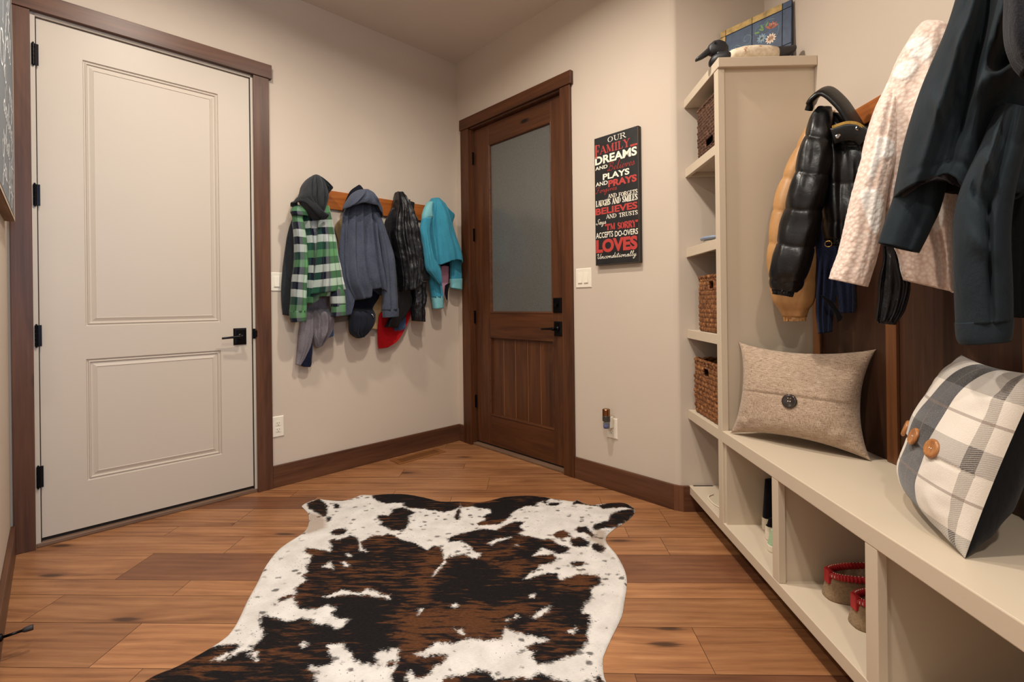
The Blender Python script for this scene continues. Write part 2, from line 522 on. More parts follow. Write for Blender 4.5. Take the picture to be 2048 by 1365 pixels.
mb.build('door_gap_shade', M['gap'], d1)  # dark strips stand in for shade between slab and jamb
mb = MB(); mb.box(-.066, .883, -.004, .12, .0, .021)
mb.build('threshold', wood('threshold_wood', (84, 62, 48), (112, 86, 68), (134, 106, 86), 'x', .5, False), d1, bevel=.004)
for z in (2.314, 1.654, .993, .331):
    mb = MB(); hinge(mb, -.056, z)
    mb.build('hinge', M['black_metal'], d1, smooth=False)
lever(d1, .801, .942, YF)
mb = MB(); mb.box(.8675, .882, -.004, .002, .925, .985).box(.872, .888, -.022, -.019, .935, .975)
mb.build('strike_plate', M['black_metal'], d1, bevel=.001)
# casing
t1 = thing('trim_1', 'dark stained wood casing around the pale door', 'door frame', FA, .41, 0, 0)
t1['kind'] = 'structure'
mb = MB(); mb.box(-.138, -.066, -.021, 0, 0, 2.512); mb.build('side_casing', M['trim_v'], t1, bevel=.002)
mb = MB(); mb.box(.883, .968, -.021, 0, 0, 2.512); mb.build('side_casing', M['trim_v'], t1, bevel=.002)
mb = MB(); mb.box(-.143, .985, -.028, 0, 2.5125, 2.597); mb.build('head_casing', M['trim_h'], t1, bevel=.002)

# dark half-glass door
d2 = thing('door_2', 'dark knotty wood door with a frosted glass pane, right of the coats', 'door', FB, -2.51, 0, 0)
d2['kind'] = 'structure'
X0, X1, Z0, Z1, YF = -2.973, -2.044, .03, 2.498, .030
GL = (-2.800, -2.160, 1.046, 2.346); LP = (-2.812, -2.158, .257, .862)
mb = MB(); mb.box(X0, GL[0], YF, YF+.042, Z0, Z1).box(GL[1], X1, YF, YF+.042, Z0, Z1)
mb.build('stile', M['dw_v'], d2, bevel=.0015)
mb = MB(); mb.box(GL[0], GL[1], YF, YF+.042, Z0, LP[2]).box(GL[0], GL[1], YF, YF+.042, LP[3], GL[2]).box(GL[0], GL[1], YF, YF+.042, GL[3], Z1)
mb.build('rail', M['dw_h'], d2, bevel=.0015)
mb = MB()
for r, d in ((GL, .012), (LP, .016)):
    ring = lambda i, y: [(r[0]+i, YF+y, r[2]+i), (r[1]-i, YF+y, r[2]+i), (r[1]-i, YF+y, r[3]-i), (r[0]+i, YF+y, r[3]-i)]
    mb.rings([ring(-.002, -.002), ring(.003, -.004), ring(.008, -.001), ring(.011, .006), ring(.013, d), ring(.013, d+.01)], True, False, False)
mb.build('glazing_bead', M['dw_h'], d2)
gm = Mat('frosted_glass', .24, .5)
cg = gm.co()
gm.color(gm.ramp(gm.noise(420, cg, 2), [(.3, (88, 87, 84)), (.7, (116, 115, 111))]))
gm.b.inputs['Transmission Weight'].default_value = .25
gm.b.inputs['Coat Weight'].default_value = .35
gm.b.inputs['Coat Roughness'].default_value = .08
gm.bump(gm.noise(330, cg, 2), .10, .0008)
mb = MB(); mb.box(GL[0]+.005, GL[1]-.005, YF+.014, YF+.020, GL[2]+.005, GL[3]-.005)
g = mb.build('glass_pane', gm.m, d2); g['label'] = 'grey frosted glass pane'
wl = plain('worn_groove', (158, 104, 62), .6)
mb = MB(); n = 5; wdt = (LP[1]-LP[0]-.02)/n
for i in range(n):
    a = LP[0]+.01+i*wdt
    rr = [[(a, YF+.024, z), (a+.0035, YF+.017, z), (a+wdt-.0035, YF+.017, z), (a+wdt, YF+.024, z), (a+wdt, YF+.034, z), (a, YF+.034, z)] for z in (LP[2]+.005, LP[3]-.005)]
    mb.rings(rr)
mb.cur = 1
for i in range(1, n):
    a = LP[0]+.01+i*wdt
    mb.box(a-.0013, a+.0013, YF+.0185, YF+.024, LP[2]+.01, LP[3]-.012)
mb.build('plank_panel', [M['dw_v'], wl], d2)
mb = MB(); mb.box(-2.991, -2.976, -.001, .11, 0, 2.511).box(-2.041, -2.036, -.001, .11, 0, 2.511).box(-2.991, -2.036, -.001, .11, 2.502, 2.511)
mb.build('jamb', M['dw_v'], d2)
mb = MB(); mb.box(-2.976, -2.973, .03, .07, .02, 2.5).box(-2.044, -2.041, .03, .07, .02, 2.5).box(-2.97, -2.04, .04, .07, .018, .03)
mb.build('door_gap_shade', M['gap'], d2)  # shade of the gaps round the slab, put in as dark strips
mb = MB(); mb.box(-2.99, -2.037, -.003, .12, 0, .018)
mb.build('threshold', bpy.data.materials['threshold_wood'], d2, bevel=.004)
for z in (2.274, 1.667, 1.015, .345):
    mb = MB(); hinge(mb, -2.981, z, .012)
    mb.build('hinge', M['black_metal'], d2)
lever(d2, -2.114, .945, YF, -1)
mb = MB()
rr = []
for ins, y in [(0, 0), (0, -.006), (.006, -.012), (.011, -.012)]:
    rr.append([(-2.152+ins, YF+y, 1.052+ins), (-2.080-ins, YF+y, 1.052+ins), (-2.080-ins, YF+y, 1.152-ins), (-2.152+ins, YF+y, 1.152-ins)])
mb.rings(rr)
k = mb.build('deadbolt', M['black_metal'], d2)
mb = MB(); mb.box(-2.128, -2.104, YF-.03, YF-.012, 1.094, 1.112)
mb.build('thumb_turn', M['black_metal'], k, bevel=.003)
t2 = thing('trim_2', 'dark stained wood casing around the frosted glass door', 'door frame', FB, -2.51, 0, 0)
t2['kind'] = 'structure'
mb = MB(); mb.box(-3.088, -2.990, -.021, 0, 0, 2.512); mb.build('side_casing', M['dw_v'], t2, bevel=.002)
mb = MB(); mb.box(-2.037, -1.953, -.021, 0, 0, 2.512); mb.build('side_casing', M['dw_v'], t2, bevel=.002)
mb = MB(); mb.box(-3.092, -1.938, -.029, 0, 2.5125, 2.597); mb.build('head_casing', M['dw_h'], t2, bevel=.002)

# ---------------------------------------------------------------- switches, outlets, vent
def plate(name, label, cat, fr, x, z, w_, h_):
    t = thing(name, label, cat, fr, x, 0, z)
    mb = MB()
    rr = []
    for ins, y in [(0, 0), (0, -.003), (.004, -.006)]:
        rr.append([(x-w_/2+ins, y, z-h_/2+ins), (x+w_/2-ins, y, z-h_/2+ins), (x+w_/2-ins, y, z+h_/2-ins), (x-w_/2+ins, y, z+h_/2-ins)])
    mb.rings(rr)
    mb.build('cover_plate', M['white_plastic'], t)
    return t
def rocker(t, x, z):
    mb = MB(); mb.box(x-.0185, x+.0185, -.0072, -.004, z-.035, z+.035)
    f = mb.build('rocker_frame', M['white_plastic'], t, bevel=.001)
    mb = MB()
    mb.hexa([(x-.0155, -.007, z-.031), (x+.0155, -.007, z-.031), (x+.0155, -.007, z+.031), (x-.0155, -.007, z+.031)],
            [(x-.0155, -.0125, z-.031), (x+.0155, -.0125, z-.031), (x+.0155, -.0085, z+.031), (x-.0155, -.0085, z+.031)])
    mb.build('rocker', M['white_plastic'], t, bevel=.001)
def receptacle(t, x, z):
    for dz in (-.0195, .0195):
        mb = MB()
        pts = []
        for j in range(24):
            a = 2*math.pi*j/24
            pts.append((x+max(-.0145, min(.0145, .0175*math.cos(a))), z+dz+max(-.0135, min(.0135, .0175*math.sin(a)))))
        mb.prism(pts, -.0085, -.004)
        f = mb.build('receptacle', M['white_plastic'], t)
        mb = MB()
        mb.box(x-.0075, x-.0055, -.0088, -.008, z+dz-.001, z+dz+.008).box(x+.0052, x+.0072, -.0088, -.008, z+dz-.001, z+dz+.007)
        mb.lathe([(.0026, -.0088), (.0026, -.008)], (x, 0, 0), 'z', 8) if False else None
        mb.prism([(x+.0026*math.cos(a*.785), z+dz-.008+.0026*math.sin(a*.785)) for a in range(8)], -.0088, -.008)
        mb.build('socket_slots', M['slot'], f)
t = plate('light_switch', 'single ivory rocker light switch beside the pale door frame', 'light switch', FA, 1.005, 1.270, .070, .116)
rocker(t, 1.005, 1.270)
t = plate('light_switch', 'double ivory rocker light switch below and left of the black word sign', 'light switch', FB, -1.872, 1.272, .122, .122)
rocker(t, -1.895, 1.272); rocker(t, -1.849, 1.272)
t = plate('wall_outlet', 'ivory wall outlet low on the wall beside the pale door', 'outlet', FA, 1.004, .372, .070, .128)
receptacle(t, 1.004, .372)
t = plate('wall_outlet', 'ivory wall outlet holding the plug-in freshener, right of the dark door', 'outlet', FB, -1.672, .366, .076, .122)
receptacle(t, -1.672, .366)
# plug-in air freshener
t = thing('air_freshener', 'plug-in air freshener with bronze cap and clear blue oil bottle on the right outlet', 'air freshener', FB, -1.69, 0, .36)
cx, cy_, cz = -1.678, -.052, .395
mb = MB(); mb.box(-1.700, -1.655, -.040, -.0095, .372, .440)
mb.build('plug_body', M['white_plastic'], t, bevel=.006)
mb = MB(); mb.lathe([(.021, .447), (.0225, .450), (.0225, .484), (.020, .488)], (cx, cy_, 0), 'z', 28)
c = mb.build('cap', plain('bronze_cap', (150, 106, 72), .22, 1), t, smooth=False, bevel=.001); c['label'] = 'shiny bronze cap'
mb = MB(); mb.lathe([(.0222, .416), (.0228, .420), (.0228, .446), (.021, .449)], (cx, cy_, 0), 'z', 28)
mb.build('collar', plain('dark_collar', (58, 54, 48), .3), t, bevel=.001)
bg = Mat('clear_bottle', .05); bg.color((235, 240, 245)); bg.b.inputs['Transmission Weight'].default_value = .9; bg.b.inputs['IOR'].default_value = 1.3
mb = MB(); mb.lathe([(.010, .372), (.017, .374), (.019, .385), (.0195, .405), (.014, .412), (.012, .418)], (cx, cy_, 0), 'z', 24)
bo = mb.build('bottle', bg.m, t, smooth=True)
mb = MB(); mb.lathe([(.009, .374), (.0155, .376), (.0172, .385), (.0176, .398)], (cx, cy_, 0), 'z', 24)
o = mb.build('oil', plain('blue_oil', (62, 66, 140), .15), bo, smooth=True); o['label'] = 'deep blue oil'

# wooden floor register
t = thing('floor_vent', 'flush wooden floor vent with slats near the back corner', 'floor vent', FA, 1.93, 0, 0)
vx0, vx1, vy0, vy1 = 1.74, 2.14, -.185, -.055
rw = wood('register_wood', (96, 58, 28), (122, 76, 40), (142, 94, 54), 'x', .45, False)
mb = MB(); mb.box(vx0, vx1, vy0, vy0+.022, .0005, .004).box(vx0, vx1, vy1-.022, vy1, .0005, .004).box(vx0, vx0+.04, vy0+.022, vy1-.022, .0005, .004).box(vx1-.04, vx1, vy0+.022, vy1-.022, .0005, .004)
mb.build('vent_frame', rw, t)
mb = MB()
x = vx0+.044
while x < vx1-.045:
    mb.box(x, x+.006, vy0+.022, vy1-.022, .0005, .0032); x += .0108
mb.build('slats', rw, t)
mb = MB(); mb.box(vx0+.03, vx1-.03, vy0+.015, vy1-.015, .0002, .0012)
mb.build('vent_well', M['slot'], t)

# spring stop on the left baseboard
t = thing('door_stop', 'thin dark door stop sticking out of the left baseboard', 'door stop', FF, 2.235, -.017, .07)
dz = .075
rs = []
for r, y in [(.012, -.017), (.012, -.021), (.008, -.024)]:
    rs.append([(2.235+r*math.cos(2*math.pi*j/16), y, dz+r*math.sin(2*math.pi*j/16)) for j in range(16)])
mb = MB(); mb.rings(rs); mb.build('base', M['black_metal'], t)
mb = MB(); mb.tube([(2.235, -.022, dz), (2.235, -.068, dz)], .0042, 12); mb.build('rod', M['black_metal'], t, smooth=True)
mb = MB(); mb.tube([(2.235, -.066, dz), (2.235, -.072, dz), (2.235, -.086, dz), (2.235, -.092, dz)], [.005, .008, .0092, .009], 14); mb.build('rubber_tip', plain('rubber_tip', (40, 34, 34), .6), t, smooth=True)

# ---------------------------------------------------------------- built-in storage
CX, CZ0 = .872, .093
def nose(mb, y0, y1, z0, z1): mb.box(CX, CX+.02, y0, y1, z0, z1)
tw = thing('shelf_tower', 'tall cream open shelf tower in the alcove with the duck on top', 'shelf unit', FW, 1.08, 2.37, 0)
TY0, TY1 = 2.150, YE-.002
mb = MB(); mb.box(CX-.003, XD-.001, TY0-.014, TY1, 2.147, 2.190); mb.build('top', M['cab'], tw, bevel=.003)
mb = MB(); mb.box(CX, CX+.030, TY0, TY0+.044, CZ0, 2.147); mb.build('face_stile', M['cab'], tw, bevel=.002)
mb = MB(); mb.box(CX+.030, XD-.001, TY0+.012, TY0+.030, CZ0, 2.147); mb.build('side_panel', M['cab'], tw)
for z1, z0 in ((1.822, 1.778), (1.399, 1.352), (.967, .922), (.541, .493), (.136, CZ0)):
    mb = MB(); nose(mb, TY0+.044, TY1, z0, z1); mb.box(CX+.020, XD-.002, TY0+.030, TY1, z1-.02, z1-.001)
    mb.box(CX+.02, XD-.002, TY1-.02, TY1, z1-.042, z1-.02)
    mb.build('shelf', M['cab'], tw, bevel=.0015)
mb = MB(); mb.box(CX+.10, CX+.118, TY0, TY1, 0, CZ0); mb.build('toe_kick', M['slot'], tw)  # dark colour stands in for the shadow under the tower

bn = thing('storage_bench', 'long cream built-in bench with open shoe cubbies and two pillows on it', 'bench', FW, 1.08, 1.2, 0)
BY0, BY1 = .25, TY0-.0015
mb = MB(); mb.box(CX, XD-.001, BY0, BY1, .492, .544); mb.build('seat_top', M['cab'], bn, bevel=.003)
mb = MB(); mb.box(CX, XD-.001, BY0, BY1, CZ0, .136); mb.build('bottom_board', M['cab'], bn, bevel=.002)
for y0, y1 in ((1.687, 1.729), (1.219, 1.263), (.752, .795), (.29, .33)):
    mb = MB(); mb.box(CX+.001, CX+.026, y0, y1, .136, .492)
    o = mb.build('face_stile', M['cab'], bn, bevel=.002)
    mb = MB(); mb.box(CX+.026, XD-.002, y0+.014, y1-.012, .136, .492)
    mb.build('divider', M['cab'], bn)
mb = MB(); mb.box(CX+.010, XD-.002, BY1-.020, BY1, .136, .492); mb.build('end_panel', M['cab'], bn)
mb = MB(); mb.box(XD-.014, XD-.002, BY0, BY1-.02, .136, .492); mb.build('back_panel', M['cab'], bn)
mb = MB(); mb.box(CX+.10, CX+.118, BY0, BY1, 0, CZ0); mb.build('toe_kick', M['slot'], bn)  # coloured dark for the shadow below the bench

# dark panelling with battens and coat rail over the bench (x runs towards the camera)
pn = thing('wall_panelling', 'dark walnut wall panelling with battens above the bench', 'wall panelling', FD, -1.2, 0, .545)
mb = MB(); mb.box(-2.158, -.26, -.012, -.001, .545, 1.77); mb.build('panel', M['panel'], pn)
for y in (2.13, 1.705, 1.24, .775):
    mb = MB(); mb.box(-y-.024, -y+.024, -.024, -.012, .545, 1.77); mb.build('batten', M['batten'], pn, bevel=.002)
cr = thing('coat_rail', 'brown wood coat rail on the right wall behind the jackets', 'coat rail', FD, -1.2, 0, 1.76)
mb = MB(); mb.box(-2.158, -.26, -.020, -.001, 1.771, 1.846); mb.build('rail_board', M['rail'], cr, bevel=.003)
def hook(parent, x, z, y0):
    mb = MB()
    mb.box(x-.011, x+.011, y0-.004, y0, z-.04, z+.022)
    mb.tube([(x, y0-.003, z-.02), (x, y0-.03, z-.032), (x, y0-.052, z-.02), (x, y0-.06, z+.005)], [.006, .0055, .005, .0065], 10)
    mb.tube([(x, y0-.003, z+.005), (x, y0-.035, z+.012), (x, y0-.075, z+.045), (x, y0-.082, z+.06)], [.006, .0055, .005, .007], 10)
    return mb.build('hook', M['black_metal'], parent, smooth=True)
for y in (1.93, 1.50, 1.12, .8): hook(cr, -y, 1.815, -.020)
cl = thing('coat_rail', 'honey brown wood coat rail on the left wall holding four heaps of coats', 'coat rail', FA, 1.75, 0, 1.76)
mb = MB(); mb.box(1.17, 2.28, -.021, -.001, 1.762, 1.886); mb.build('rail_board', M['rail'], cl, bevel=.003)
for x in (1.27, 1.595, 1.90, 2.19): hook(cl, x, 1.83, -.021)

# ---------------------------------------------------------------- cowhide
OUT = [(-1.249,2.659),(-1.228,2.713),(-1.191,2.748),(-1.144,2.733),(-1.043,2.719),(-0.992,2.761),(-0.965,2.801),(-0.889,2.800),(-0.813,2.818),(-0.696,2.810),(-0.570,2.758),(-0.478,2.708),(-0.368,2.708),(-0.262,2.693),(-0.191,2.727),(-0.121,2.769),(0.002,2.787),(0.103,2.768),(0.158,2.739),(0.205,2.725),(0.265,2.704),(0.293,2.724),(0.314,2.690),(0.362,2.656),(0.473,2.682),(0.542,2.682),(0.575,2.642),(0.586,2.597),(0.569,2.548),(0.533,2.489),(0.486,2.433),(0.445,2.390),(0.404,2.338),(0.378,2.288),(0.375,2.231),(0.397,2.142),(0.408,2.044),(0.406,1.969),(0.393,1.899),(0.360,1.791),(0.335,1.714),(0.283,1.613),(0.252,1.550),(0.235,1.509),(0.228,1.454),(0.230,1.421),(0.245,1.376),(0.280,1.317),(0.273,1.285),(0.189,1.272),(0.056,1.250),(-0.073,1.235),(-0.327,1.218),(-0.589,1.227),(-0.773,1.251),(-0.936,1.218),(-1.106,1.239),(-1.176,1.280),(-1.175,1.351),(-1.145,1.404),(-1.128,1.435),(-1.089,1.468),(-1.060,1.510),(-1.039,1.545),(-1.018,1.594),(-1.018,1.649),(-1.036,1.722),(-1.059,1.801),(-1.085,1.912),(-1.121,2.050),(-1.133,2.190),(-1.100,2.312),(-1.095,2.372),(-1.116,2.449),(-1.165,2.552),(-1.219,2.619)]
DARK = [
 [(-0.893,2.786),(-0.868,2.807),(-0.699,2.820),(-0.571,2.762),(-0.478,2.714),(-0.367,2.713),(-0.352,2.641),(-0.382,2.584),(-0.431,2.560),(-0.503,2.579),(-0.570,2.598),(-0.637,2.610),(-0.677,2.642),(-0.684,2.681),(-0.737,2.682),(-0.771,2.669),(-0.837,2.702),(-0.874,2.743)],
 [(-0.383,2.713),(-0.361,2.713),(-0.260,2.699),(-0.191,2.732),(-0.121,2.773),(0.003,2.794),(0.104,2.772),(0.150,2.739),(0.123,2.703),(0.068,2.677),(0.050,2.632),(0.002,2.626),(-0.045,2.583),(-0.080,2.535),(-0.075,2.506),(-0.108,2.456),(-0.126,2.418),(-0.238,2.402),(-0.248,2.423),(-0.204,2.473),(-0.226,2.489),(-0.214,2.524),(-0.184,2.547),(-0.190,2.590),(-0.262,2.602),(-0.291,2.628),(-0.343,2.615),(-0.363,2.641)],
 [(-0.369,2.479),(-0.371,2.548),(-0.369,2.584),(-0.360,2.603),(-0.345,2.554),(-0.349,2.536),(-0.341,2.473),(-0.355,2.465)],
 [(-0.719,2.598),(-0.671,2.617),(-0.586,2.549),(-0.613,2.508),(-0.590,2.424),(-0.600,2.356),(-0.659,2.356),(-0.739,2.414),(-0.737,2.441),(-0.780,2.492),(-0.778,2.526),(-0.724,2.520),(-0.715,2.562)],
 [(-0.959,2.332),(-0.949,2.367),(-0.906,2.383),(-0.885,2.352),(-0.881,2.317),(-0.914,2.302),(-0.942,2.312)],
 [(-1.068,2.651),(-1.059,2.673),(-1.030,2.644),(-1.022,2.606),(-1.044,2.606)],
 [(-0.931,2.246),(-0.912,2.270),(-0.892,2.256),(-0.860,2.285),(-0.847,2.305),(-0.802,2.280),(-0.780,2.241),(-0.759,2.265),(-0.734,2.299),(-0.687,2.304),(-0.667,2.319),(-0.636,2.304),(-0.580,2.255),(-0.519,2.227),(-0.447,2.168),(-0.425,2.208),(-0.389,2.190),(-0.353,2.083),(-0.349,2.095),(-0.328,2.133),(-0.277,2.168),(-0.355,2.236),(-0.377,2.269),(-0.330,2.309),(-0.285,2.339),(-0.212,2.370),(-0.147,2.359),(-0.098,2.413),(-0.053,2.451),(-0.005,2.445),(-0.032,2.391),(-0.007,2.354),(-0.036,2.318),(-0.010,2.298),(0.033,2.283),(0.084,2.259),(0.108,2.269),(0.142,2.222),(0.202,2.181),(0.171,2.137),(0.140,2.125),(0.117,2.150),(0.073,2.176),(0.029,2.112),(0.067,2.116),(0.120,2.125),(0.134,2.083),(0.100,2.051),(0.064,2.043),(0.040,2.005),(0.008,1.968),(-0.006,1.939),(0.034,1.947),(0.086,1.983),(0.120,1.972),(0.136,1.933),(0.219,1.976),(0.275,1.969),(0.296,1.951),(0.296,1.912),(0.251,1.872),(0.251,1.834),(0.224,1.788),(0.196,1.733),(0.222,1.716),(0.222,1.681),(0.205,1.633),(0.198,1.577),(0.173,1.543),(0.149,1.517),(0.114,1.504),(0.069,1.483),(0.030,1.478),(0.011,1.514),(0.021,1.531),(-0.003,1.549),(0.013,1.569),(0.071,1.586),(0.009,1.607),(-0.041,1.621),(-0.076,1.649),(-0.084,1.592),(-0.132,1.587),(-0.190,1.591),(-0.229,1.575),(-0.240,1.568),(-0.302,1.570),(-0.331,1.533),(-0.357,1.520),(-0.320,1.511),(-0.272,1.527),(-0.252,1.518),(-0.256,1.487),(-0.283,1.466),(-0.290,1.436),(-0.310,1.417),(-0.332,1.422),(-0.357,1.451),(-0.358,1.407),(-0.366,1.379),(-0.404,1.401),(-0.408,1.445),(-0.408,1.500),(-0.408,1.533),(-0.429,1.548),(-0.452,1.544),(-0.471,1.539),(-0.484,1.517),(-0.466,1.485),(-0.480,1.475),(-0.515,1.476),(-0.540,1.495),(-0.568,1.527),(-0.605,1.561),(-0.621,1.572),(-0.654,1.589),(-0.688,1.613),(-0.736,1.622),(-0.767,1.607),(-0.811,1.627),(-0.865,1.652),(-0.899,1.662),(-0.916,1.642),(-0.950,1.683),(-0.947,1.711),(-0.908,1.697),(-0.841,1.671),(-0.794,1.684),(-0.752,1.658),(-0.703,1.658),(-0.641,1.633),(-0.634,1.672),(-0.625,1.685),(-0.669,1.693),(-0.702,1.718),(-0.697,1.740),(-0.737,1.763),(-0.774,1.740),(-0.832,1.745),(-0.861,1.769),(-0.887,1.814),(-0.927,1.786),(-0.941,1.799),(-0.914,1.830),(-0.887,1.830),(-0.913,1.875),(-0.902,1.896),(-0.894,1.930),(-0.924,1.959),(-0.916,1.992),(-0.945,2.042),(-0.937,2.062),(-0.956,2.116),(-1.001,2.146),(-1.010,2.186),(-0.976,2.177),(-0.938,2.168),(-0.883,2.146),(-0.895,2.199)],
 [(-0.930,1.656),(-0.942,1.698),(-0.922,1.702),(-0.894,1.682),(-0.848,1.669),(-0.800,1.696),(-0.755,1.683),(-0.742,1.663),(-0.684,1.657),(-0.639,1.629),(-0.620,1.670),(-0.592,1.690),(-0.488,1.704),(-0.441,1.535),(-0.480,1.535),(-0.483,1.483),(-0.528,1.480),(-0.555,1.503),(-0.559,1.524),(-0.611,1.568),(-0.651,1.556),(-0.627,1.518),(-0.605,1.492),(-0.608,1.472),(-0.635,1.461),(-0.675,1.466),(-0.649,1.442),(-0.621,1.405),(-0.606,1.369),(-0.914,1.324),(-1.146,1.396),(-1.146,1.424),(-1.092,1.473),(-1.062,1.512),(-1.042,1.548),(-0.996,1.559),(-0.967,1.565),(-0.936,1.554),(-0.948,1.526),(-0.948,1.489),(-0.938,1.510),(-0.911,1.532),(-0.883,1.532),(-0.908,1.554),(-0.890,1.566),(-0.892,1.607)],
 [(-0.740,1.809),(-0.693,1.832),(-0.617,1.833),(-0.545,1.810),(-0.514,1.795),(-0.484,1.691),(-0.618,1.690),(-0.679,1.690),(-0.710,1.723),(-0.680,1.737),(-0.724,1.758),(-0.745,1.787)],
 [(-0.222,1.431),(-0.186,1.433),(-0.152,1.459),(-0.121,1.448),(-0.094,1.425),(-0.040,1.423),(-0.022,1.428),(0.011,1.423),(0.026,1.445),(0.051,1.438),(0.082,1.419),(0.124,1.411),(0.142,1.375),(0.063,1.333),(-0.208,1.330),(-0.244,1.385),(-0.253,1.417)],
 [(0.239,2.354),(0.257,2.390),(0.301,2.395),(0.314,2.349),(0.326,2.300),(0.309,2.276),(0.283,2.329),(0.251,2.334)],
 [(0.208,2.276),(0.255,2.286),(0.295,2.243),(0.284,2.194),(0.243,2.190),(0.209,2.203),(0.201,2.234)],
 [(0.184,2.054),(0.217,2.074),(0.252,2.070),(0.242,2.039),(0.199,2.020)],
 [(0.126,2.300),(0.148,2.339),(0.182,2.359),(0.210,2.324),(0.209,2.290),(0.170,2.271),(0.139,2.276)],
 [(-0.002,1.931),(0.034,1.962),(0.083,1.980),(0.127,1.977),(0.128,1.942),(0.083,1.911),(0.025,1.914)],
 [(0.084,2.683),(0.101,2.703),(0.128,2.683),(0.111,2.664)], [(0.110,2.644),(0.155,2.683),(0.198,2.676),(0.179,2.638),(0.136,2.632)], [(0.157,2.723),(0.185,2.730),(0.206,2.716),(0.183,2.703)],
 [(0.258,2.656),(0.280,2.716),(0.304,2.709),(0.336,2.656),(0.398,2.643),(0.468,2.681),(0.530,2.694),(0.566,2.661),(0.588,2.592),(0.567,2.592),(0.534,2.611),(0.454,2.599),(0.410,2.587),(0.395,2.624),(0.329,2.643),(0.288,2.663)],
 [(0.431,2.498),(0.447,2.533),(0.511,2.574),(0.580,2.604),(0.577,2.544),(0.531,2.475),(0.445,2.390),(0.422,2.369),(0.395,2.379),(0.344,2.359),(0.327,2.369),(0.337,2.411),(0.386,2.443),(0.418,2.454)],
 [(0.302,2.216),(0.333,2.225),(0.357,2.181),(0.336,2.139),(0.312,2.147),(0.297,2.181)],
 [(-1.233,2.678),(-1.190,2.745),(-1.122,2.677),(-1.074,2.588),(-1.045,2.504),(-1.066,2.504),(-1.133,2.564),(-1.192,2.613)],
 [(-1.045,2.493),(-1.017,2.498),(-1.008,2.464),(-1.019,2.442)],
 [(-0.431,1.468),(-0.433,1.488),(-0.412,1.498),(-0.411,1.478),(-0.419,1.468)], [(0.192,1.434),(0.214,1.434),(0.224,1.412),(0.227,1.385),(0.199,1.384)],
]
HOLES = [
 [(-0.796,2.263),(-0.782,2.263),(-0.757,2.190),(-0.716,2.147),(-0.750,2.155),(-0.770,2.208)], [(-0.809,2.134),(-0.801,2.138),(-0.773,2.109),(-0.786,2.109)],
 [(-0.865,2.026),(-0.848,2.069),(-0.830,2.034),(-0.811,2.011),(-0.845,2.019)], [(-0.796,2.065),(-0.789,2.069),(-0.755,2.030),(-0.770,2.030)],
 [(-0.383,1.951),(-0.379,1.990),(-0.366,2.035),(-0.352,2.073),(-0.347,2.058),(-0.363,2.020),(-0.375,1.972)], [(-0.174,2.226),(-0.138,2.267),(-0.065,2.286),(-0.101,2.258),(-0.136,2.239),(-0.162,2.208)],
 [(-0.054,2.203),(-0.041,2.216),(-0.036,2.199)], [(-0.747,1.555),(-0.739,1.572),(-0.721,1.561),(-0.731,1.547)], [(-0.893,1.521),(-0.872,1.532),(-0.848,1.490),(-0.865,1.500)],
 [(0.019,1.700),(0.056,1.744),(0.088,1.761),(0.072,1.727),(0.045,1.700)], [(-0.073,1.686),(-0.032,1.709),(-0.028,1.699),(-0.062,1.685)], [(-0.248,1.638),(-0.227,1.635),(-0.212,1.614),(-0.228,1.614)],
 [(-0.276,1.767),(-0.261,1.771),(-0.256,1.756),(-0.269,1.754)], [(-0.392,1.742),(-0.379,1.744),(-0.380,1.725),(-0.386,1.714)], [(0.140,1.628),(0.164,1.646),(0.167,1.634),(0.153,1.619)], [(0.013,1.823),(0.031,1.835),(0.029,1.816),(0.015,1.812)],
 [(-0.364,2.235),(-0.306,2.244),(-0.265,2.208),(-0.236,2.147),(-0.202,2.134),(-0.213,2.089),(-0.248,2.097),(-0.274,2.130),(-0.334,2.097)],
 [(-0.772,1.817),(-0.717,1.858),(-0.642,1.837),(-0.622,1.863),(-0.591,1.852),(-0.548,1.821),(-0.522,1.825),(-0.516,1.803),(-0.560,1.814),(-0.621,1.829),(-0.688,1.832),(-0.747,1.813)],
 [(-0.987,1.489),(-0.968,1.521),(-0.949,1.516),(-0.960,1.489)],
]
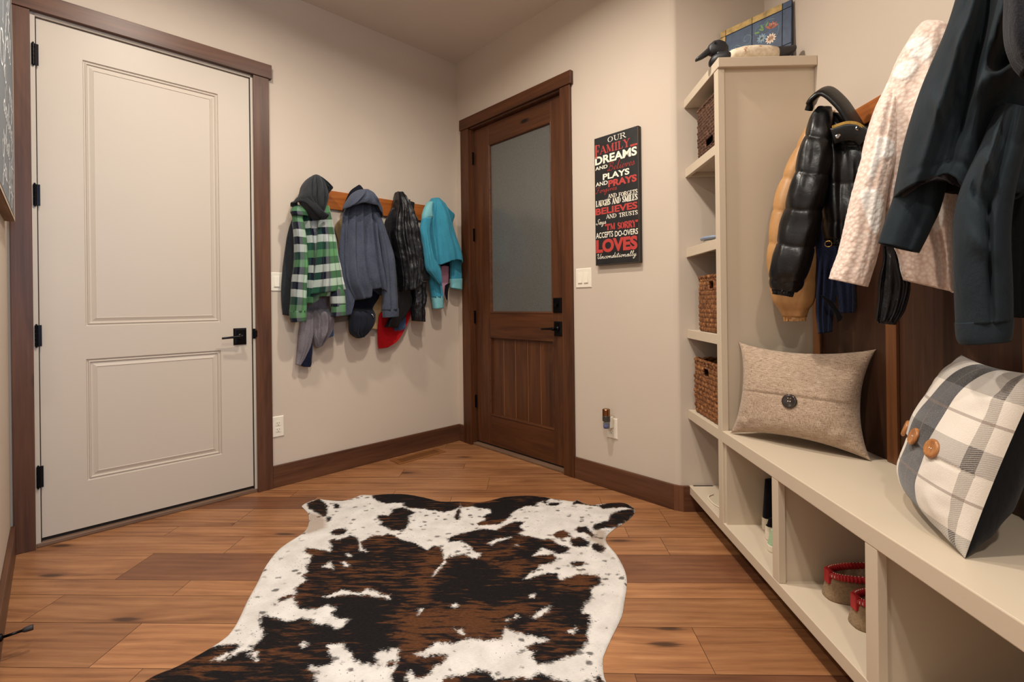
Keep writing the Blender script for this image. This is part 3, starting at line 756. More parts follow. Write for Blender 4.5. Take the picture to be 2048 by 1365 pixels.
BROWN = [([(-0.765,2.226),(-0.733,2.302),(-0.662,2.282),(-0.648,2.235),(-0.734,2.217)], .9), ([(-0.470,2.089),(-0.437,2.138),(-0.422,2.203),(-0.389,2.190),(-0.353,2.081),(-0.375,1.990),(-0.380,1.913),(-0.419,1.913),(-0.454,2.019)], 1.0),
 ([(-0.235,2.181),(-0.161,2.199),(-0.054,2.208),(-0.037,2.300),(0.005,2.291),(-0.061,2.147),(-0.102,2.074),(-0.009,2.020),(0.098,2.122),(0.124,2.126),(0.133,2.074),(0.048,2.035),(-0.034,1.969),(-0.115,1.998),(-0.153,2.074),(-0.215,2.105)], .75),
 ([(0.143,1.928),(0.219,1.980),(0.281,1.970),(0.267,1.925),(0.198,1.899),(0.140,1.898)], 1.2), ([(0.126,2.300),(0.148,2.339),(0.182,2.359),(0.210,2.324),(0.209,2.290),(0.170,2.271),(0.139,2.276)], 1.3),
 ([(-0.360,2.706),(-0.260,2.692),(-0.196,2.719),(-0.193,2.672),(-0.294,2.653),(-0.311,2.615),(-0.344,2.622)], 1.0), ([(-0.245,2.423),(-0.204,2.467),(-0.109,2.478),(-0.126,2.418),(-0.238,2.402)], .9),
 ([(-0.459,1.724),(-0.402,1.745),(-0.354,1.774),(-0.249,1.739),(-0.201,1.782),(-0.091,1.761),(0.021,1.790),(-0.002,1.733),(-0.062,1.699),(-0.082,1.642),(-0.088,1.594),(-0.189,1.593),(-0.248,1.604),(-0.346,1.604),(-0.330,1.564),(-0.331,1.515),(-0.387,1.504),(-0.421,1.546),(-0.437,1.640)], 1.0),
 ([(-0.296,1.515),(-0.280,1.531),(-0.254,1.518),(-0.261,1.489),(-0.285,1.494)], 1.2), ([(-0.253,1.417),(-0.238,1.435),(-0.208,1.431),(-0.205,1.408),(-0.248,1.408)], 1.2),
 ([(-0.453,1.865),(-0.425,1.914),(-0.366,1.966),(-0.371,1.865),(-0.354,1.774),(-0.402,1.745)], .9), ([(-0.810,2.057),(-0.688,2.034),(-0.548,2.027),(-0.442,1.926),(-0.517,1.913),(-0.684,1.940),(-0.863,1.982),(-0.917,2.011)], .45),
 ([(-0.938,1.794),(-0.921,1.824),(-0.891,1.840),(-0.878,1.863),(-0.857,1.809),(-0.900,1.783)], .9), ([(-1.054,1.463),(-0.968,1.484),(-0.929,1.459),(-0.957,1.420),(-1.012,1.429)], .8), ([(-0.828,1.511),(-0.824,1.533),(-0.750,1.561),(-0.670,1.545),(-0.727,1.512),(-0.791,1.501)], .5), ([(-0.849,1.965),(-0.677,1.880),(-0.604,1.864),(-0.665,1.848),(-0.806,1.864)], .6),
 ([(-1.012,2.173),(-0.997,2.190),(-0.964,2.147),(-0.992,2.130)], 1.2), ([(0.034,1.775),(0.092,1.693),(0.203,1.694),(0.189,1.584),(0.090,1.539),(0.027,1.496),(0.013,1.549),(0.079,1.618),(-0.044,1.642),(-0.062,1.673),(0.019,1.700)], .42)]
BLACK = [[(-0.355,1.803),(-0.343,1.865),(-0.270,1.890),(-0.143,1.866),(0.023,1.882),(0.045,1.820),(-0.092,1.775),(-0.200,1.774),(-0.257,1.796),(-0.288,1.760),(-0.345,1.752)], [(-0.770,1.802),(-0.688,1.832),(-0.514,1.795),(-0.441,1.535),(-0.529,1.482),(-0.611,1.568),(-0.676,1.638)], [(-0.328,2.058),(-0.240,2.027),(-0.148,2.012),(-0.148,1.898),(-0.303,1.897)], [(-0.189,2.536),(-0.070,2.535),(-0.109,2.467),(-0.201,2.489)], [(-0.309,2.640),(-0.178,2.698),(0.069,2.710),(-0.070,2.535),(-0.184,2.536)], [(-0.891,2.786),(-0.695,2.806),(-0.551,2.661),(-0.651,2.623),(-0.841,2.716)], [(-0.044,2.172),(0.045,2.207),(0.062,2.190),(0.029,2.114),(-0.035,2.138)], [(0.125,1.674),(0.217,1.734),(0.217,1.668),(0.162,1.631)]]
BARE = [[(-1.170,2.564),(-1.076,2.516),(-1.036,2.470),(-1.000,2.383),(-1.056,2.322),(-1.085,2.322),(-1.113,2.426)], [(0.317,2.300),(0.345,2.364),(0.390,2.349),(0.378,2.281),(0.358,2.190),(0.324,2.225),(0.293,2.262)]]

def spline_poly(p, k=4):
    p = np.array(p); n = len(p); out = []
    for i in range(n):
        a, b, c, d = p[i-1], p[i], p[(i+1) % n], p[(i+2) % n]
        for t in np.arange(k)/k:
            out.append(.5*((2*b)+(c-a)*t+(2*a-5*b+4*c-d)*t*t+(3*b-a-3*c+d)*t**3))
    return np.array(out)
def sdf(poly, X, Y):
    d = np.full(X.shape, 1e9); ins = np.zeros(X.shape, bool)
    n = len(poly)
    for i in range(n):
        ax, ay = poly[i]; bx, by = poly[(i+1) % n]
        ex, ey = bx-ax, by-ay; L = ex*ex+ey*ey+1e-12
        t = np.clip(((X-ax)*ex+(Y-ay)*ey)/L, 0, 1)
        d = np.minimum(d, (X-ax-t*ex)**2+(Y-ay-t*ey)**2)
        if ay != by:
            c = ((ay > Y) != (by > Y)) & (X < (bx-ax)*(Y-ay)/(by-ay)+ax)
            ins ^= c
    d = np.sqrt(d)
    return np.where(ins, d, -d)
out = spline_poly(OUT, 3)
H = .0042
gx = np.arange(out[:, 0].min()-.02, out[:, 0].max()+.02, H); gy = np.arange(out[:, 1].min()-.02, out[:, 1].max()+.02, H)
X, Y = np.meshgrid(gx, gy)
so = sdf(out, X, Y)
dark = np.full(X.shape, -1.0)
for p_ in DARK: dark = np.maximum(dark, sdf(p_, X, Y))
for p_ in HOLES: dark = np.minimum(dark, -sdf(p_, X, Y))
brown = np.zeros(X.shape)
for p_, amt in BROWN: brown = np.maximum(brown, amt*np.clip(.5+sdf(p_, X, Y)/.13, 0, 1))
for p_ in BLACK: brown -= .4*np.clip(.5+sdf(p_, X, Y)/.06, 0, 1)
bare = np.zeros(X.shape)
for p_ in BARE: bare = np.maximum(bare, np.clip(.5+sdf(p_, X, Y)/.03, 0, 1))
ny, nx = X.shape
ins = so > 0
quad = ins[:-1, :-1] | ins[1:, :-1] | ins[:-1, 1:] | ins[1:, 1:]
used = np.zeros(X.shape, bool)
used[:-1, :-1] |= quad; used[1:, :-1] |= quad; used[:-1, 1:] |= quad; used[1:, 1:] |= quad
gyv, gxv = np.gradient(so, H)
PX = np.where(ins, X, X-gxv*so); PY = np.where(ins, Y, Y-gyv*so)
edge = np.clip(so/.012, 0, 1)
wav = .003*np.sin(X*9+1)*np.sin(Y*8)
PZ = .0015+.0055*np.sqrt(edge)+np.abs(wav)*edge
cen = np.exp(-((X-(-.35+.10*(Y-1.9)))/.03)**2)*.0
rid = -np.ones(X.shape, dtype=np.int64); rid[used] = np.arange(used.sum())
me = bpy.data.meshes.new('cowhide_rug')
V = np.stack([PX[used], PY[used], PZ[used]], 1)
qi, qj = np.nonzero(quad)
Fq = np.stack([rid[qi, qj], rid[qi, qj+1], rid[qi+1, qj+1], rid[qi+1, qj]], 1)
me.from_pydata(V.tolist(), [], Fq.tolist())
for nm, arr in (('dark', dark), ('brown', brown), ('bare', bare)):
    at = me.attributes.new(nm, 'FLOAT', 'POINT'); at.data.foreach_set('value', arr[used].astype(np.float32))
me.polygons.foreach_set('use_smooth', [True]*len(me.polygons))
rug = bpy.data.objects.new('cowhide_rug', me); S.collection.objects.link(rug)
tag(rug, 'brindle black, brown and white cowhide rug lying in the middle of the wood floor', 'rug')
hm = Mat('cowhide_hair', .7, .10)
def attr(nm): return hm.n('ShaderNodeAttribute', attribute_name=nm).outputs['Fac']
ad, ab, ar = attr('dark'), attr('brown'), attr('bare')
hc = hm.co()
strand = hm.noise(1, hm.co((75, 460, 1), rot=(0, 0, .06)), 4, .65)
streak = hm.noise(1, hm.co((11, 60, 1), rot=(0, 0, .05)), 4, .6, .4)
clump = hm.noise(46, hc, 3, .6)
dd = hm.math('ADD', ad, hm.math('MULTIPLY', hm.math('SUBTRACT', strand, .5), .060))
dd = hm.math('ADD', dd, hm.math('MULTIPLY', hm.math('SUBTRACT', clump, .5), .034))
dm = hm.step(dd, -.005, .005)
# flecks scattered in the white
fl = hm.vor(24, hm.co((.72, 1.05, 1)))
patchy = hm.noise(4.5, hc, 2)
fleck = hm.math('MULTIPLY', hm.step(hm.math('ADD', hm.math('ADD', fl, hm.math('MULTIPLY', hm.math('SUBTRACT', clump, .5), .75)), hm.math('MULTIPLY', hm.math('SUBTRACT', strand, .5), .45)), .30, .10), hm.step(patchy, .38, .48))
fl2 = hm.vor(75, hm.co((1, .7, 1)))
fleck = hm.math('MAXIMUM', fleck, hm.math('MULTIPLY', hm.step(fl2, .17, .08), hm.step(hm.noise(6, hc, 2), .46, .56)))
dm = hm.math('MAXIMUM', dm, hm.math('MULTIPLY', fleck, .78))
bb = hm.math('ADD', hm.math('MULTIPLY', ab, .55), hm.math('MULTIPLY', hm.math('SUBTRACT', streak, .47), 2.6))
bmix = hm.step(bb, .10, .60)
blk = hm.ramp(strand, [(.3, (7, 6, 8)), (.7, (30, 26, 27))])
brn = hm.ramp(strand, [(.3, (50, 30, 18)), (.7, (104, 64, 38))])
dc = hm.mix(bmix, blk, brn)
wt = hm.ramp(hm.math('ADD', hm.math('MULTIPLY', strand, .5), hm.math('MULTIPLY', hm.noise(12, hc, 3), .5)), [(.3, (184, 178, 172)), (.6, (216, 211, 206))])
wt = hm.mix(hm.math('MULTIPLY', ar, .85), wt, (158, 142, 128))
dc = hm.mix(hm.math('MULTIPLY', hm.math('MULTIPLY', ar, hm.step(strand, .4, .6)), .8), dc, (120, 96, 76))
hm.color(hm.mix(dm, wt, dc))
hm.bump(hm.math('ADD', strand, hm.math('MULTIPLY', streak, .6)), .45, .004)
me.materials.append(hm.m)

# ---------------------------------------------------------------- cloth
def spl(ctrl, tt):
    """Catmull-Rom through the control rows at parameters by length"""
    c = np.array(ctrl, float); n = len(c)
    d = np.sqrt(((c[1:, :4]-c[:-1, :4])**2).sum(1))+1e-4
    T_ = np.concatenate([[0], np.cumsum(d)]); T_ /= T_[-1]
    m = np.zeros_like(c)
    for i in range(n):
        a, b = max(i-1, 0), min(i+1, n-1)
        m[i] = (c[b]-c[a])/(T_[b]-T_[a])
    out_ = []
    for t in tt:
        k = min(max(np.searchsorted(T_, t)-1, 0), n-2)
        h = T_[k+1]-T_[k]; x = (t-T_[k])/h
        out_.append((2*x**3-3*x*x+1)*c[k]+(x**3-2*x*x+x)*h*m[k]+(-2*x**3+3*x*x)*c[k+1]+(x**3-x*x)*h*m[k+1])
    return np.array(out_)
def sm(x, a, b):
    x = np.clip((x-a)/(b-a), 0, 1); return x*x*(3-2*x)
YMAX = -.024
WALLX, LOFTFR = 1.245, None
def loft(name, m, parent, rows, nt=64, ns=104, e=.75, pleats=(0, 0, 1), lumps=(0, 8), quilt=None, hem=None, folds=(), solid=.004, cap=True, uvw=None, capb=False, fe=.8, lump_st=(1, 1, .5), ptop=.0, sub=0, hide=None, ymax=None, wallx=None, fr=None, patches=None):
    ymax = YMAX if ymax is None else ymax
    """hanging cloth: rows from top to bottom of (left x, left z, right x, right z, y centre, front bulge, back bulge)"""
    tt = np.linspace(0, 1, nt); r = spl(rows, tt)
    th = np.linspace(0, 2*math.pi, ns, endpoint=False)
    c, sn = np.cos(th), np.sin(th)
    s_ = np.sign(c)*np.abs(c)**e
    f_ = np.abs(sn)**fe
    Tm, Sm = np.meshgrid(tt, s_, indexing='ij')
    front = (sn >= -1e-9)
    hx, hz = (r[:, 2]-r[:, 0])/2, (r[:, 3]-r[:, 1])/2
    X_ = (r[:, 0]+r[:, 2])[:, None]/2+hx[:, None]*Sm
    Z_ = (r[:, 1]+r[:, 3])[:, None]/2+hz[:, None]*Sm
    Y_ = r[:, 4][:, None]+np.where(front[None, :], -r[:, 5][:, None]*f_[None, :], r[:, 6][:, None]*f_[None, :])
    fw_ = np.where(front, np.minimum(1, f_*1.6), .25)[None, :]
    rg = random.Random(pleats[2])
    n, amp = pleats[0], pleats[1]
    for k in range(n):
        s0 = -1+2*(k+.5+rg.uniform(-.35, .35))/n; s1 = s0*1.0+rg.uniform(-.12, .12)
        wv = rg.uniform(.35, .75)*1.0/n; a = amp*rg.uniform(.5, 1.25)
        t0 = rg.uniform(-.1, .35)+ptop
        sc = s0+(s1-s0)*Tm
        Y_ -= a*np.exp(-((Sm-sc)/wv)**2)*sm(Tm, t0, t0+.3)*fw_
        Y_ += .8*a*np.exp(-((Sm-sc-wv*1.5)/(wv*.6))**2)*sm(Tm, t0, t0+.3)*fw_
    for (s0, t0, s1, t1, wv, a) in folds:
        # a ridge (a > 0) or groove running from (s0,t0) to (s1,t1)
        ds, dt = s1-s0, t1-t0; L = ds*ds+dt*dt
        q = np.clip(((Sm-s0)*ds+(Tm-t0)*dt)/L, 0, 1)
        dist = np.sqrt((Sm-s0-q*ds)**2+((Tm-t0-q*dt)*1.6)**2)
        Y_ -= a*np.exp(-(dist/wv)**2)*fw_*np.sin(math.pi*np.clip(q*.8+.1, 0, 1))
    if quilt:
        n_, dep, puff, slope = quilt
        ph = Tm*n_+slope*Sm*Sm
        qd = np.abs(np.sin(math.pi*ph))**.28
        k_ = -dep*(1-qd)+puff*qd
        nx_ = c[None, :]; ny_ = -sn[None, :]
        X_ = X_+k_*nx_; Y_ = Y_+k_*ny_*np.where(front, 1, .4)[None, :]
    if hem:
        Z_ = Z_+np.interp(Sm, [h_[0] for h_ in hem], [h_[1] for h_ in hem])*(Tm**3)
    vs = np.stack([X_, Y_, Z_], 2).reshape(-1, 3)
    if lumps[0]:
        A, fq = lumps; lx, ly, lz = lump_st
        sd = pleats[2]*7.31
        for i in range(len(vs)):
            x, y, z = vs[i]
            k_ = noise.noise(Vector((x*fq*lx+sd, y*fq*ly, z*fq*lz)))+.5*noise.noise(Vector((x*fq*2.3*lx, y*fq*2.3+sd, z*fq*2.1*lz)))
            j = i % ns
            vs[i, 1] -= A*k_*(1 if front[j] else .3)
            vs[i, 0] += A*.5*k_*c[j]
    if ymax is not None:
        over = vs[:, 1] > ymax; vs[over, 1] = ymax+.0015*np.tanh((vs[over, 1]-ymax)/.05)
    fr_ = LOFTFR if fr is None else fr
    if fr_ is not None:
        # nothing reaches past the wall behind the hooks
        lim_ = WALLX if wallx is None else wallx
        c0, s0 = math.cos(fr_.rz), math.sin(fr_.rz)
        wx = fr_.o.x+vs[:, 0]*c0-vs[:, 1]*s0
        dx_ = np.maximum(wx-lim_, 0); dx_ = dx_-.002*np.tanh(dx_/.05)
        vs[:, 0] -= dx_*c0; vs[:, 1] += dx_*s0
    if hide:
        # the part tucked behind the garment in front is pressed flat
        k_ = sm(vs[:, 2], hide[0], hide[0]+.05); lim = hide[1]
        vs[:, 1] = np.where(vs[:, 1] < lim, vs[:, 1]*(1-k_)+lim*k_, vs[:, 1])
    if patches:
        pm = np.zeros(len(vs))
        for pp in patches:
            pm = np.maximum(pm, np.clip(.5+sdf(spline_poly(pp, 4), vs[:, 0], vs[:, 2])/.007, 0, 1))
        pm *= np.tile(front, nt)
        vs[:, 1] -= .005*pm
    mb = MB(); mb.v = [tuple(p) for p in vs]
    fs = []
    for i in range(nt-1):
        for j in range(ns):
            k = (j+1) % ns
            fs.append((i*ns+j, i*ns+k, (i+1)*ns+k, (i+1)*ns+j))
    uv = []
    W_ = uvw or np.abs(hx).max()
    dz = np.concatenate([[0], np.cumsum(np.sqrt(np.diff((r[:, 1]+r[:, 3])/2)**2+np.diff((r[:, 0]+r[:, 2])/2)**2))])
    for i in range(nt):
        for j in range(ns): uv.append((s_[j]*W_*1.25 if front[j] else (s_[j]*W_*1.25+.013), -dz[i]))
    if cap:
        b = len(mb.v); mb.v.append(tuple(vs[:ns].mean(0)+np.array([0, 0, .006]))); uv.append((0, 0))
        fs += [(b, (j+1) % ns, j) for j in range(ns)]
    if capb:
        b = len(mb.v); mb.v.append(tuple(vs[-ns:].mean(0))); uv.append((0, -dz[-1]))
        fs += [(b, (nt-1)*ns+j, (nt-1)*ns+(j+1) % ns) for j in range(ns)]
    mb.f = fs; mb.mi = [0]*len(fs); mb.uv = uv
    o = mb.build(name, m, parent, smooth=True, solid=0 if capb else solid, sub=sub, fixn=True)
    if patches:
        at = o.data.attributes.new('patch', 'FLOAT', 'POINT')
        full = np.zeros(len(o.data.vertices), dtype=np.float32); full[:len(pm)] = pm; at.data.foreach_set('value', full)
    return o
def tubev(name, m, parent, pts, r, n=12, flat=1.0, **k):
    mb = MB(); mb.tube(pts, r, n, flat)
    return mb.build(name, m, parent, smooth=True, **k)
def curve(pts, n=24):
    p = np.array(pts, float); out_ = []
    for i in range(len(p)-1):
        a, b, c, d = p[max(i-1, 0)], p[i], p[i+1], p[min(i+2, len(p)-1)]
        for t in np.linspace(0, 1, n//(len(p)-1)+2)[:-1]:
            out_.append(.5*((2*b)+(c-a)*t+(2*a-5*b+4*c-d)*t*t+(3*b-a-3*c+d)*t**3))
    out_.append(p[-1]); return out_

def ribbon(name, m, parent, path, wid, up_, thick=.008, puff=0):
    """a flat strap along a path, its width along up_"""
    path = [Vector(p) for p in path]; mb = MB(); rs = []
    for i, p in enumerate(path):
        d = (path[min(i+1, len(path)-1)]-path[max(i-1, 0)]).normalized()
        u = Vector(up_[i] if isinstance(up_, list) else up_); u = (u-d*u.dot(d)).normalized(); nn = d.cross(u)
        wv = wid[i] if isinstance(wid, (list, tuple)) else wid
        ring = []
        for j in range(20):
            a = 2*math.pi*j/20
            ring.append(p + u*(wv*math.copysign(abs(math.cos(a))**.6, math.cos(a))) + nn*(thick*math.sin(a)))
        rs.append(ring)
    mb.rings(rs)
    return mb.build(name, m, parent, smooth=True)

# cloth materials
def plaid(name):
    m = Mat(name, .9, .15)
    uvn = m.n('ShaderNodeTexCoord').outputs['UV']
    sp = m.n('ShaderNodeSeparateXYZ'); m.l(uvn, sp.inputs[0])
    P_ = .046
    def bands(v, cols):
        f = m.math('FRACT', m.math('DIVIDE', v, P_*len(cols)))
        return m.ramp(f, [(i/len(cols), c) for i, c in enumerate(cols)], 'CONSTANT')
    W_, G_, N_, A_, D_ = (206, 214, 208), (92, 142, 94), (10, 18, 36), (112, 116, 120), (30, 74, 56)
    wa = bands(m.math('ADD', sp.outputs[0], .5), [G_, W_, D_, N_, A_, G_])
    wf = bands(m.math('ADD', sp.outputs[1], 4.0), [W_, N_, G_, D_, W_, N_])
    c = m.mix(.5, wa, wf)
    fn = m.noise(500, m.co(), 2)
    c = m.mix(m.math('MULTIPLY', fn, .25), c, m.mix(1.0, c, c, 'MULTIPLY'))
    m.color(c); m.bump(m.noise(700, m.co(), 1), .2, .001)
    m.b.inputs['Sheen Weight'].default_value = .1
    return m.m
M['plaid'] = plaid('green_plaid')
M['charcoal'] = fabric('charcoal_jersey', (50, 52, 56), var=.3, weave=700)
M['knit'] = fabric('slate_knit', (80, 86, 101), (52, 57, 72), weave=420, bumpy=.5, heather=330)
M['navyblk'] = fabric('navy_black_fleece', (34, 38, 50), var=.4)
M['heather'] = fabric('grey_heather', (140, 134, 138), (92, 88, 96), heather=420)
M['navy'] = fabric('navy_lining', (30, 36, 62), var=.4)
M['beige'] = fabric('beige_canvas', (186, 158, 118), (158, 130, 92))
M['taupe'] = fabric('taupe_fleece', (128, 114, 102), var=.2)
M['teal'] = fabric('teal_fleece', (64, 146, 170), (50, 124, 150), heather=300)
M['teal_in'] = fabric('pale_teal_fleece', (124, 184, 190), (104, 164, 172))
M['red'] = fabric('red_fleece', (186, 24, 30), (150, 14, 22))
M['denim'] = fabric('denim', (74, 98, 132), (50, 70, 102))
M['pink'] = fabric('pink_cotton', (206, 150, 172), var=.15)
M['nylon'] = slick('black_nylon', (20, 20, 24), .36, .4, .55, 60)
M['leather'] = slick('black_leather', (12, 12, 14), .36, .42, .22, 38)
M['camel'] = slick('camel_leather', (196, 146, 92), .45, .4, .18, 30)
M['soft'] = fabric('dark_teal_softshell', (38, 46, 52), (31, 38, 43), rough=.7, weave=1200, bumpy=.12, heather=600, sheen=.1)
M['softline'] = fabric('softshell_lining', (42, 36, 38), var=.3)
M['fleece'] = fabric('charcoal_fleece', (44, 44, 50), var=.4, weave=240, bumpy=.8)
M['blk'] = fabric('black_cloth', (18, 18, 21), var=.3)
def sherpa(name, c, c2):
    m = Mat(name, .95, .1); co = m.co()
    v = m.vor(95, co); n_ = m.noise(60, co, 3)
    h_ = m.math('ADD', m.math('MULTIPLY', v, -1.0), m.math('MULTIPLY', n_, .6))
    m.color(m.mix(m.n('ShaderNodeAttribute', attribute_name='patch').outputs['Fac'], m.ramp(v, [(.10, c), (.95, c2)]), m.ramp(v, [(.1, (246, 242, 236)), (.95, (228, 220, 212))])))
    m.b.inputs['Sheen Weight'].default_value = .4
    m.bump(h_, .45, .004)
    return m.m
M['sherpa'] = sherpa('cream_sherpa', (236, 220, 208), (206, 178, 162))
M['sherpaw'] = sherpa('white_sherpa', (248, 244, 238), (226, 214, 204))

# ---- first hook of the left rail
g1 = 'clothes on the left wall rail'
t = thing('jacket', 'charcoal jacket mostly hidden, its sleeve hanging left of the plaid shirt jacket', 'jacket', FA, 1.2, -.06, 1.2, g1)
loft('body', M['charcoal'], t, [(1.129,1.704, 1.257,1.719, -.06, .03, .03), (1.107,1.550, 1.290,1.566, -.05, .03, .03), (1.093,1.227, 1.318,1.229, -.05, .03, .03)], ns=60, nt=30, pleats=(5, .008, 3), hide=(-1, -.034))
loft('sleeve', M['charcoal'], t, [(1.095,1.670, 1.141,1.665, -0.055, .03, .03), (1.067,1.586, 1.130,1.562, -0.055, .035, .03), (1.044,1.445, 1.105,1.429, -0.050, .035, .03), (1.028,1.276, 1.095,1.257, -0.045, .03, .03), (1.025,1.156, 1.086,1.146, -0.040, .03, .025), (1.033,1.065, 1.065,1.058, -0.040, .022, .02)], ns=60, pleats=(3, .007, 4), lumps=(.006, 12), hide=(-1, -.050), ymax=-.036)
t = thing('hoodie', 'grey heather hoodie with navy lining dangling lowest, below the green plaid', 'hoodie', FA, 1.22, -.06, .75, g1)
loft('body', M['heather'], t, [(1.167,1.617, 1.302,1.631, -.05, .03, .03), (1.164,1.227, 1.314,1.229, -.06, .035, .03), (1.191,1.145, 1.317,1.165, -.065, .05, .03), (1.193,1.073, 1.329,1.033, -.07, .06, .03), (1.202,0.959, 1.337,0.985, -.06, .05, .03), (1.211,0.876, 1.307,0.928, -.055, .035, .025), (1.229,0.845, 1.261,0.862, -.05, .02, .02)], pleats=(3, .012, 8), lumps=(.012, 14), folds=[(-.6, .6, .7, .75, .12, .02), (-.3, .9, .8, .66, .1, .015)], hide=((1.192,1.063)[1], -.054), ymax=-.040)
loft('sleeve', M['heather'], t, [(1.148,1.196, 1.209,1.197, -.06, .03, .03), (1.139,1.074, 1.205,1.083, -.06, .035, .03), (1.120,0.963, 1.204,0.939, -.055, .035, .03), (1.113,0.872, 1.186,0.857, -.05, .03, .025), (1.107,0.791, 1.154,0.792, -.045, .02, .02), (1.102,0.751, 1.124,0.741, -.045, .014, .012)], ns=60, lumps=(.006, 14), pleats=(3, .006, 2), hide=((1.192,1.063)[1], -.054), ymax=-.038)
loft('lining', M['navy'], t, [(1.158,0.890, 1.201,0.876, -.05, .025, .02), (1.148,0.829, 1.198,0.835, -.05, .03, .02), (1.131,0.779, 1.197,0.773, -.045, .026, .02), (1.123,0.749, 1.197,0.750, -.045, .02, .02), (1.144,0.733, 1.191,0.726, -.045, .012, .012)], ns=60, nt=40, lumps=(.006, 18), hide=((1.192,1.119)[1], -.054))
tubev('drawcord', M['heather'], t, curve([(1.205, -.10, .93), (1.215, -.105, .90), (1.222, -.10, .872)]), .0025)
loft('pocket', M['denim'], t, [(1.285,1.055, 1.331,1.033, -.085, .03, .02), (1.281,0.988, 1.324,0.986, -.08, .035, .02), (1.283,0.909, 1.328,0.922, -.07, .03, .02)], ns=40, nt=20, lumps=(.01, 20), hide=((1.192,1.119)[1], -.054))

t = thing('shirt_jacket', 'green, white and navy plaid shirt jacket with a charcoal hood, leftmost on the rail', 'jacket', FA, 1.27, -.1, 1.2, g1)
loft('body', M['plaid'], t, [(1.135,1.729, 1.261,1.745, -.10, .05, .05), (1.081,1.677, 1.298,1.713, -.10, .06, .06), (1.081,1.543, 1.323,1.564, -.10, .07, .06), (1.077,1.384, 1.326,1.396, -.10, .075, .06), (1.074,1.235, 1.318,1.228, -.10, .075, .06), (1.081,1.135, 1.309,1.175, -.095, .07, .06)], pleats=(6, .020, 21), lumps=(.010, 9), hem=[(-1, 0), (-.2, -.02), (.2, .02), (.55, .01), (1, .04)], uvw=.16, ptop=-.1, ymax=-.060)
loft('front_panel', M['plaid'], t, [(1.210,1.738, 1.274,1.752, -.165, .02, .02), (1.200,1.675, 1.284,1.690, -.175, .025, .02), (1.190,1.543, 1.305,1.553, -.185, .03, .02), (1.179,1.422, 1.319,1.441, -.19, .03, .02), (1.165,1.302, 1.342,1.329, -.19, .035, .02), (1.151,1.233, 1.358,1.257, -.19, .036, .02), (1.141,1.189, 1.368,1.220, -.185, .036, .02)], pleats=(4, .010, 5), lumps=(.006, 10), uvw=.10, e=.9, fe=.9, ymax=-.158)
loft('sleeve', M['plaid'], t, [(1.057,1.669, 1.115,1.675, -.14, .035, .03), (1.060,1.545, 1.129,1.542, -.15, .04, .03), (1.062,1.399, 1.139,1.403, -.15, .042, .035), (1.047,1.262, 1.130,1.254, -.15, .042, .035), (1.038,1.145, 1.130,1.135, -.145, .045, .035), (1.034,1.082, 1.129,1.085, -.14, .045, .035)], ns=70, pleats=(4, .010, 9), lumps=(.007, 16), uvw=.07, ymax=-.060)
c_ = loft('cuff', M['plaid'], t, [(1.034,1.089, 1.129,1.091, -.14, .048, .038), (1.036,1.053, 1.129,1.057, -.14, .047, .038), (1.044,1.020, 1.126,1.025, -.14, .044, .036)], ns=60, nt=16, uvw=.062, cap=False, ymax=-.060)
loft('sleeve', M['plaid'], t, [(1.266,1.266, 1.340,1.267, -0.175, .035, .03), (1.271,1.194, 1.356,1.200, -0.185, .04, .03), (1.268,1.143, 1.361,1.143, -0.185, .042, .03), (1.272,1.111, 1.359,1.117, -0.185, .04, .03)], ns=60, nt=30, lumps=(.008, 18), uvw=.066, ymax=-.158)
loft('cuff', M['plaid'], t, [(1.272,1.118, 1.360,1.122, -0.185, .042, .034), (1.273,1.082, 1.360,1.085, -0.185, .042, .034), (1.271,1.048, 1.358,1.054, -0.185, .04, .034)], ns=60, nt=16, uvw=.05, cap=False, ymax=-.158)
loft('collar', M['plaid'], t, [(1.063,1.725, 1.139,1.745, -.13, .04, .03), (1.046,1.689, 1.137,1.692, -.145, .045, .03), (1.052,1.667, 1.142,1.670, -.15, .04, .03)], ns=50, nt=16, uvw=.06, lumps=(.006, 14), ymax=-.060)
h_ = loft('hood', M['charcoal'], t, [(1.205,1.949, 1.233,1.953, -.09, .02, .03), (1.173,1.926, 1.237,1.937, -.11, .05, .04), (1.142,1.897, 1.247,1.912, -.125, .07, .05), (1.114,1.855, 1.257,1.874, -.14, .085, .05), (1.094,1.805, 1.260,1.826, -.16, .09, .05), (1.084,1.766, 1.256,1.783, -.17, .09, .05), (1.109,1.715, 1.240,1.735, -.18, .085, .05), (1.140,1.679, 1.220,1.692, -.18, .07, .045), (1.166,1.653, 1.199,1.655, -.175, .045, .03)], capb=True, ns=140, nt=90, folds=[(-.50, .12, -.30, .75, .07, -.030), (-.22, .10, -.12, .80, .055, -.026), (-.36, .1, -.2, .8, .06, .024), (.05, .05, .30, .9, .22, .022), (.62, .15, .35, .95, .10, -.018), (-.8, .35, -.2, .95, .10, .02)], lumps=(.005, 12), pleats=(0, 0, 6), e=.85)
h_['label'] = 'charcoal jersey hood'
rim_ = [(1.070,1.725, -.135), (1.068,1.749, -.15), (1.087,1.766, -.19), (1.110,1.756, -.235), (1.138,1.720, -.265), (1.167,1.686, -.275), (1.196,1.667, -.265), (1.225,1.667, -.245)]
ribbon('hood_rim', M['charcoal'], h_, curve([(u_, y_, z_) for u_, z_, y_ in rim_], 40), .021, (.5, -.5, .7), .008)
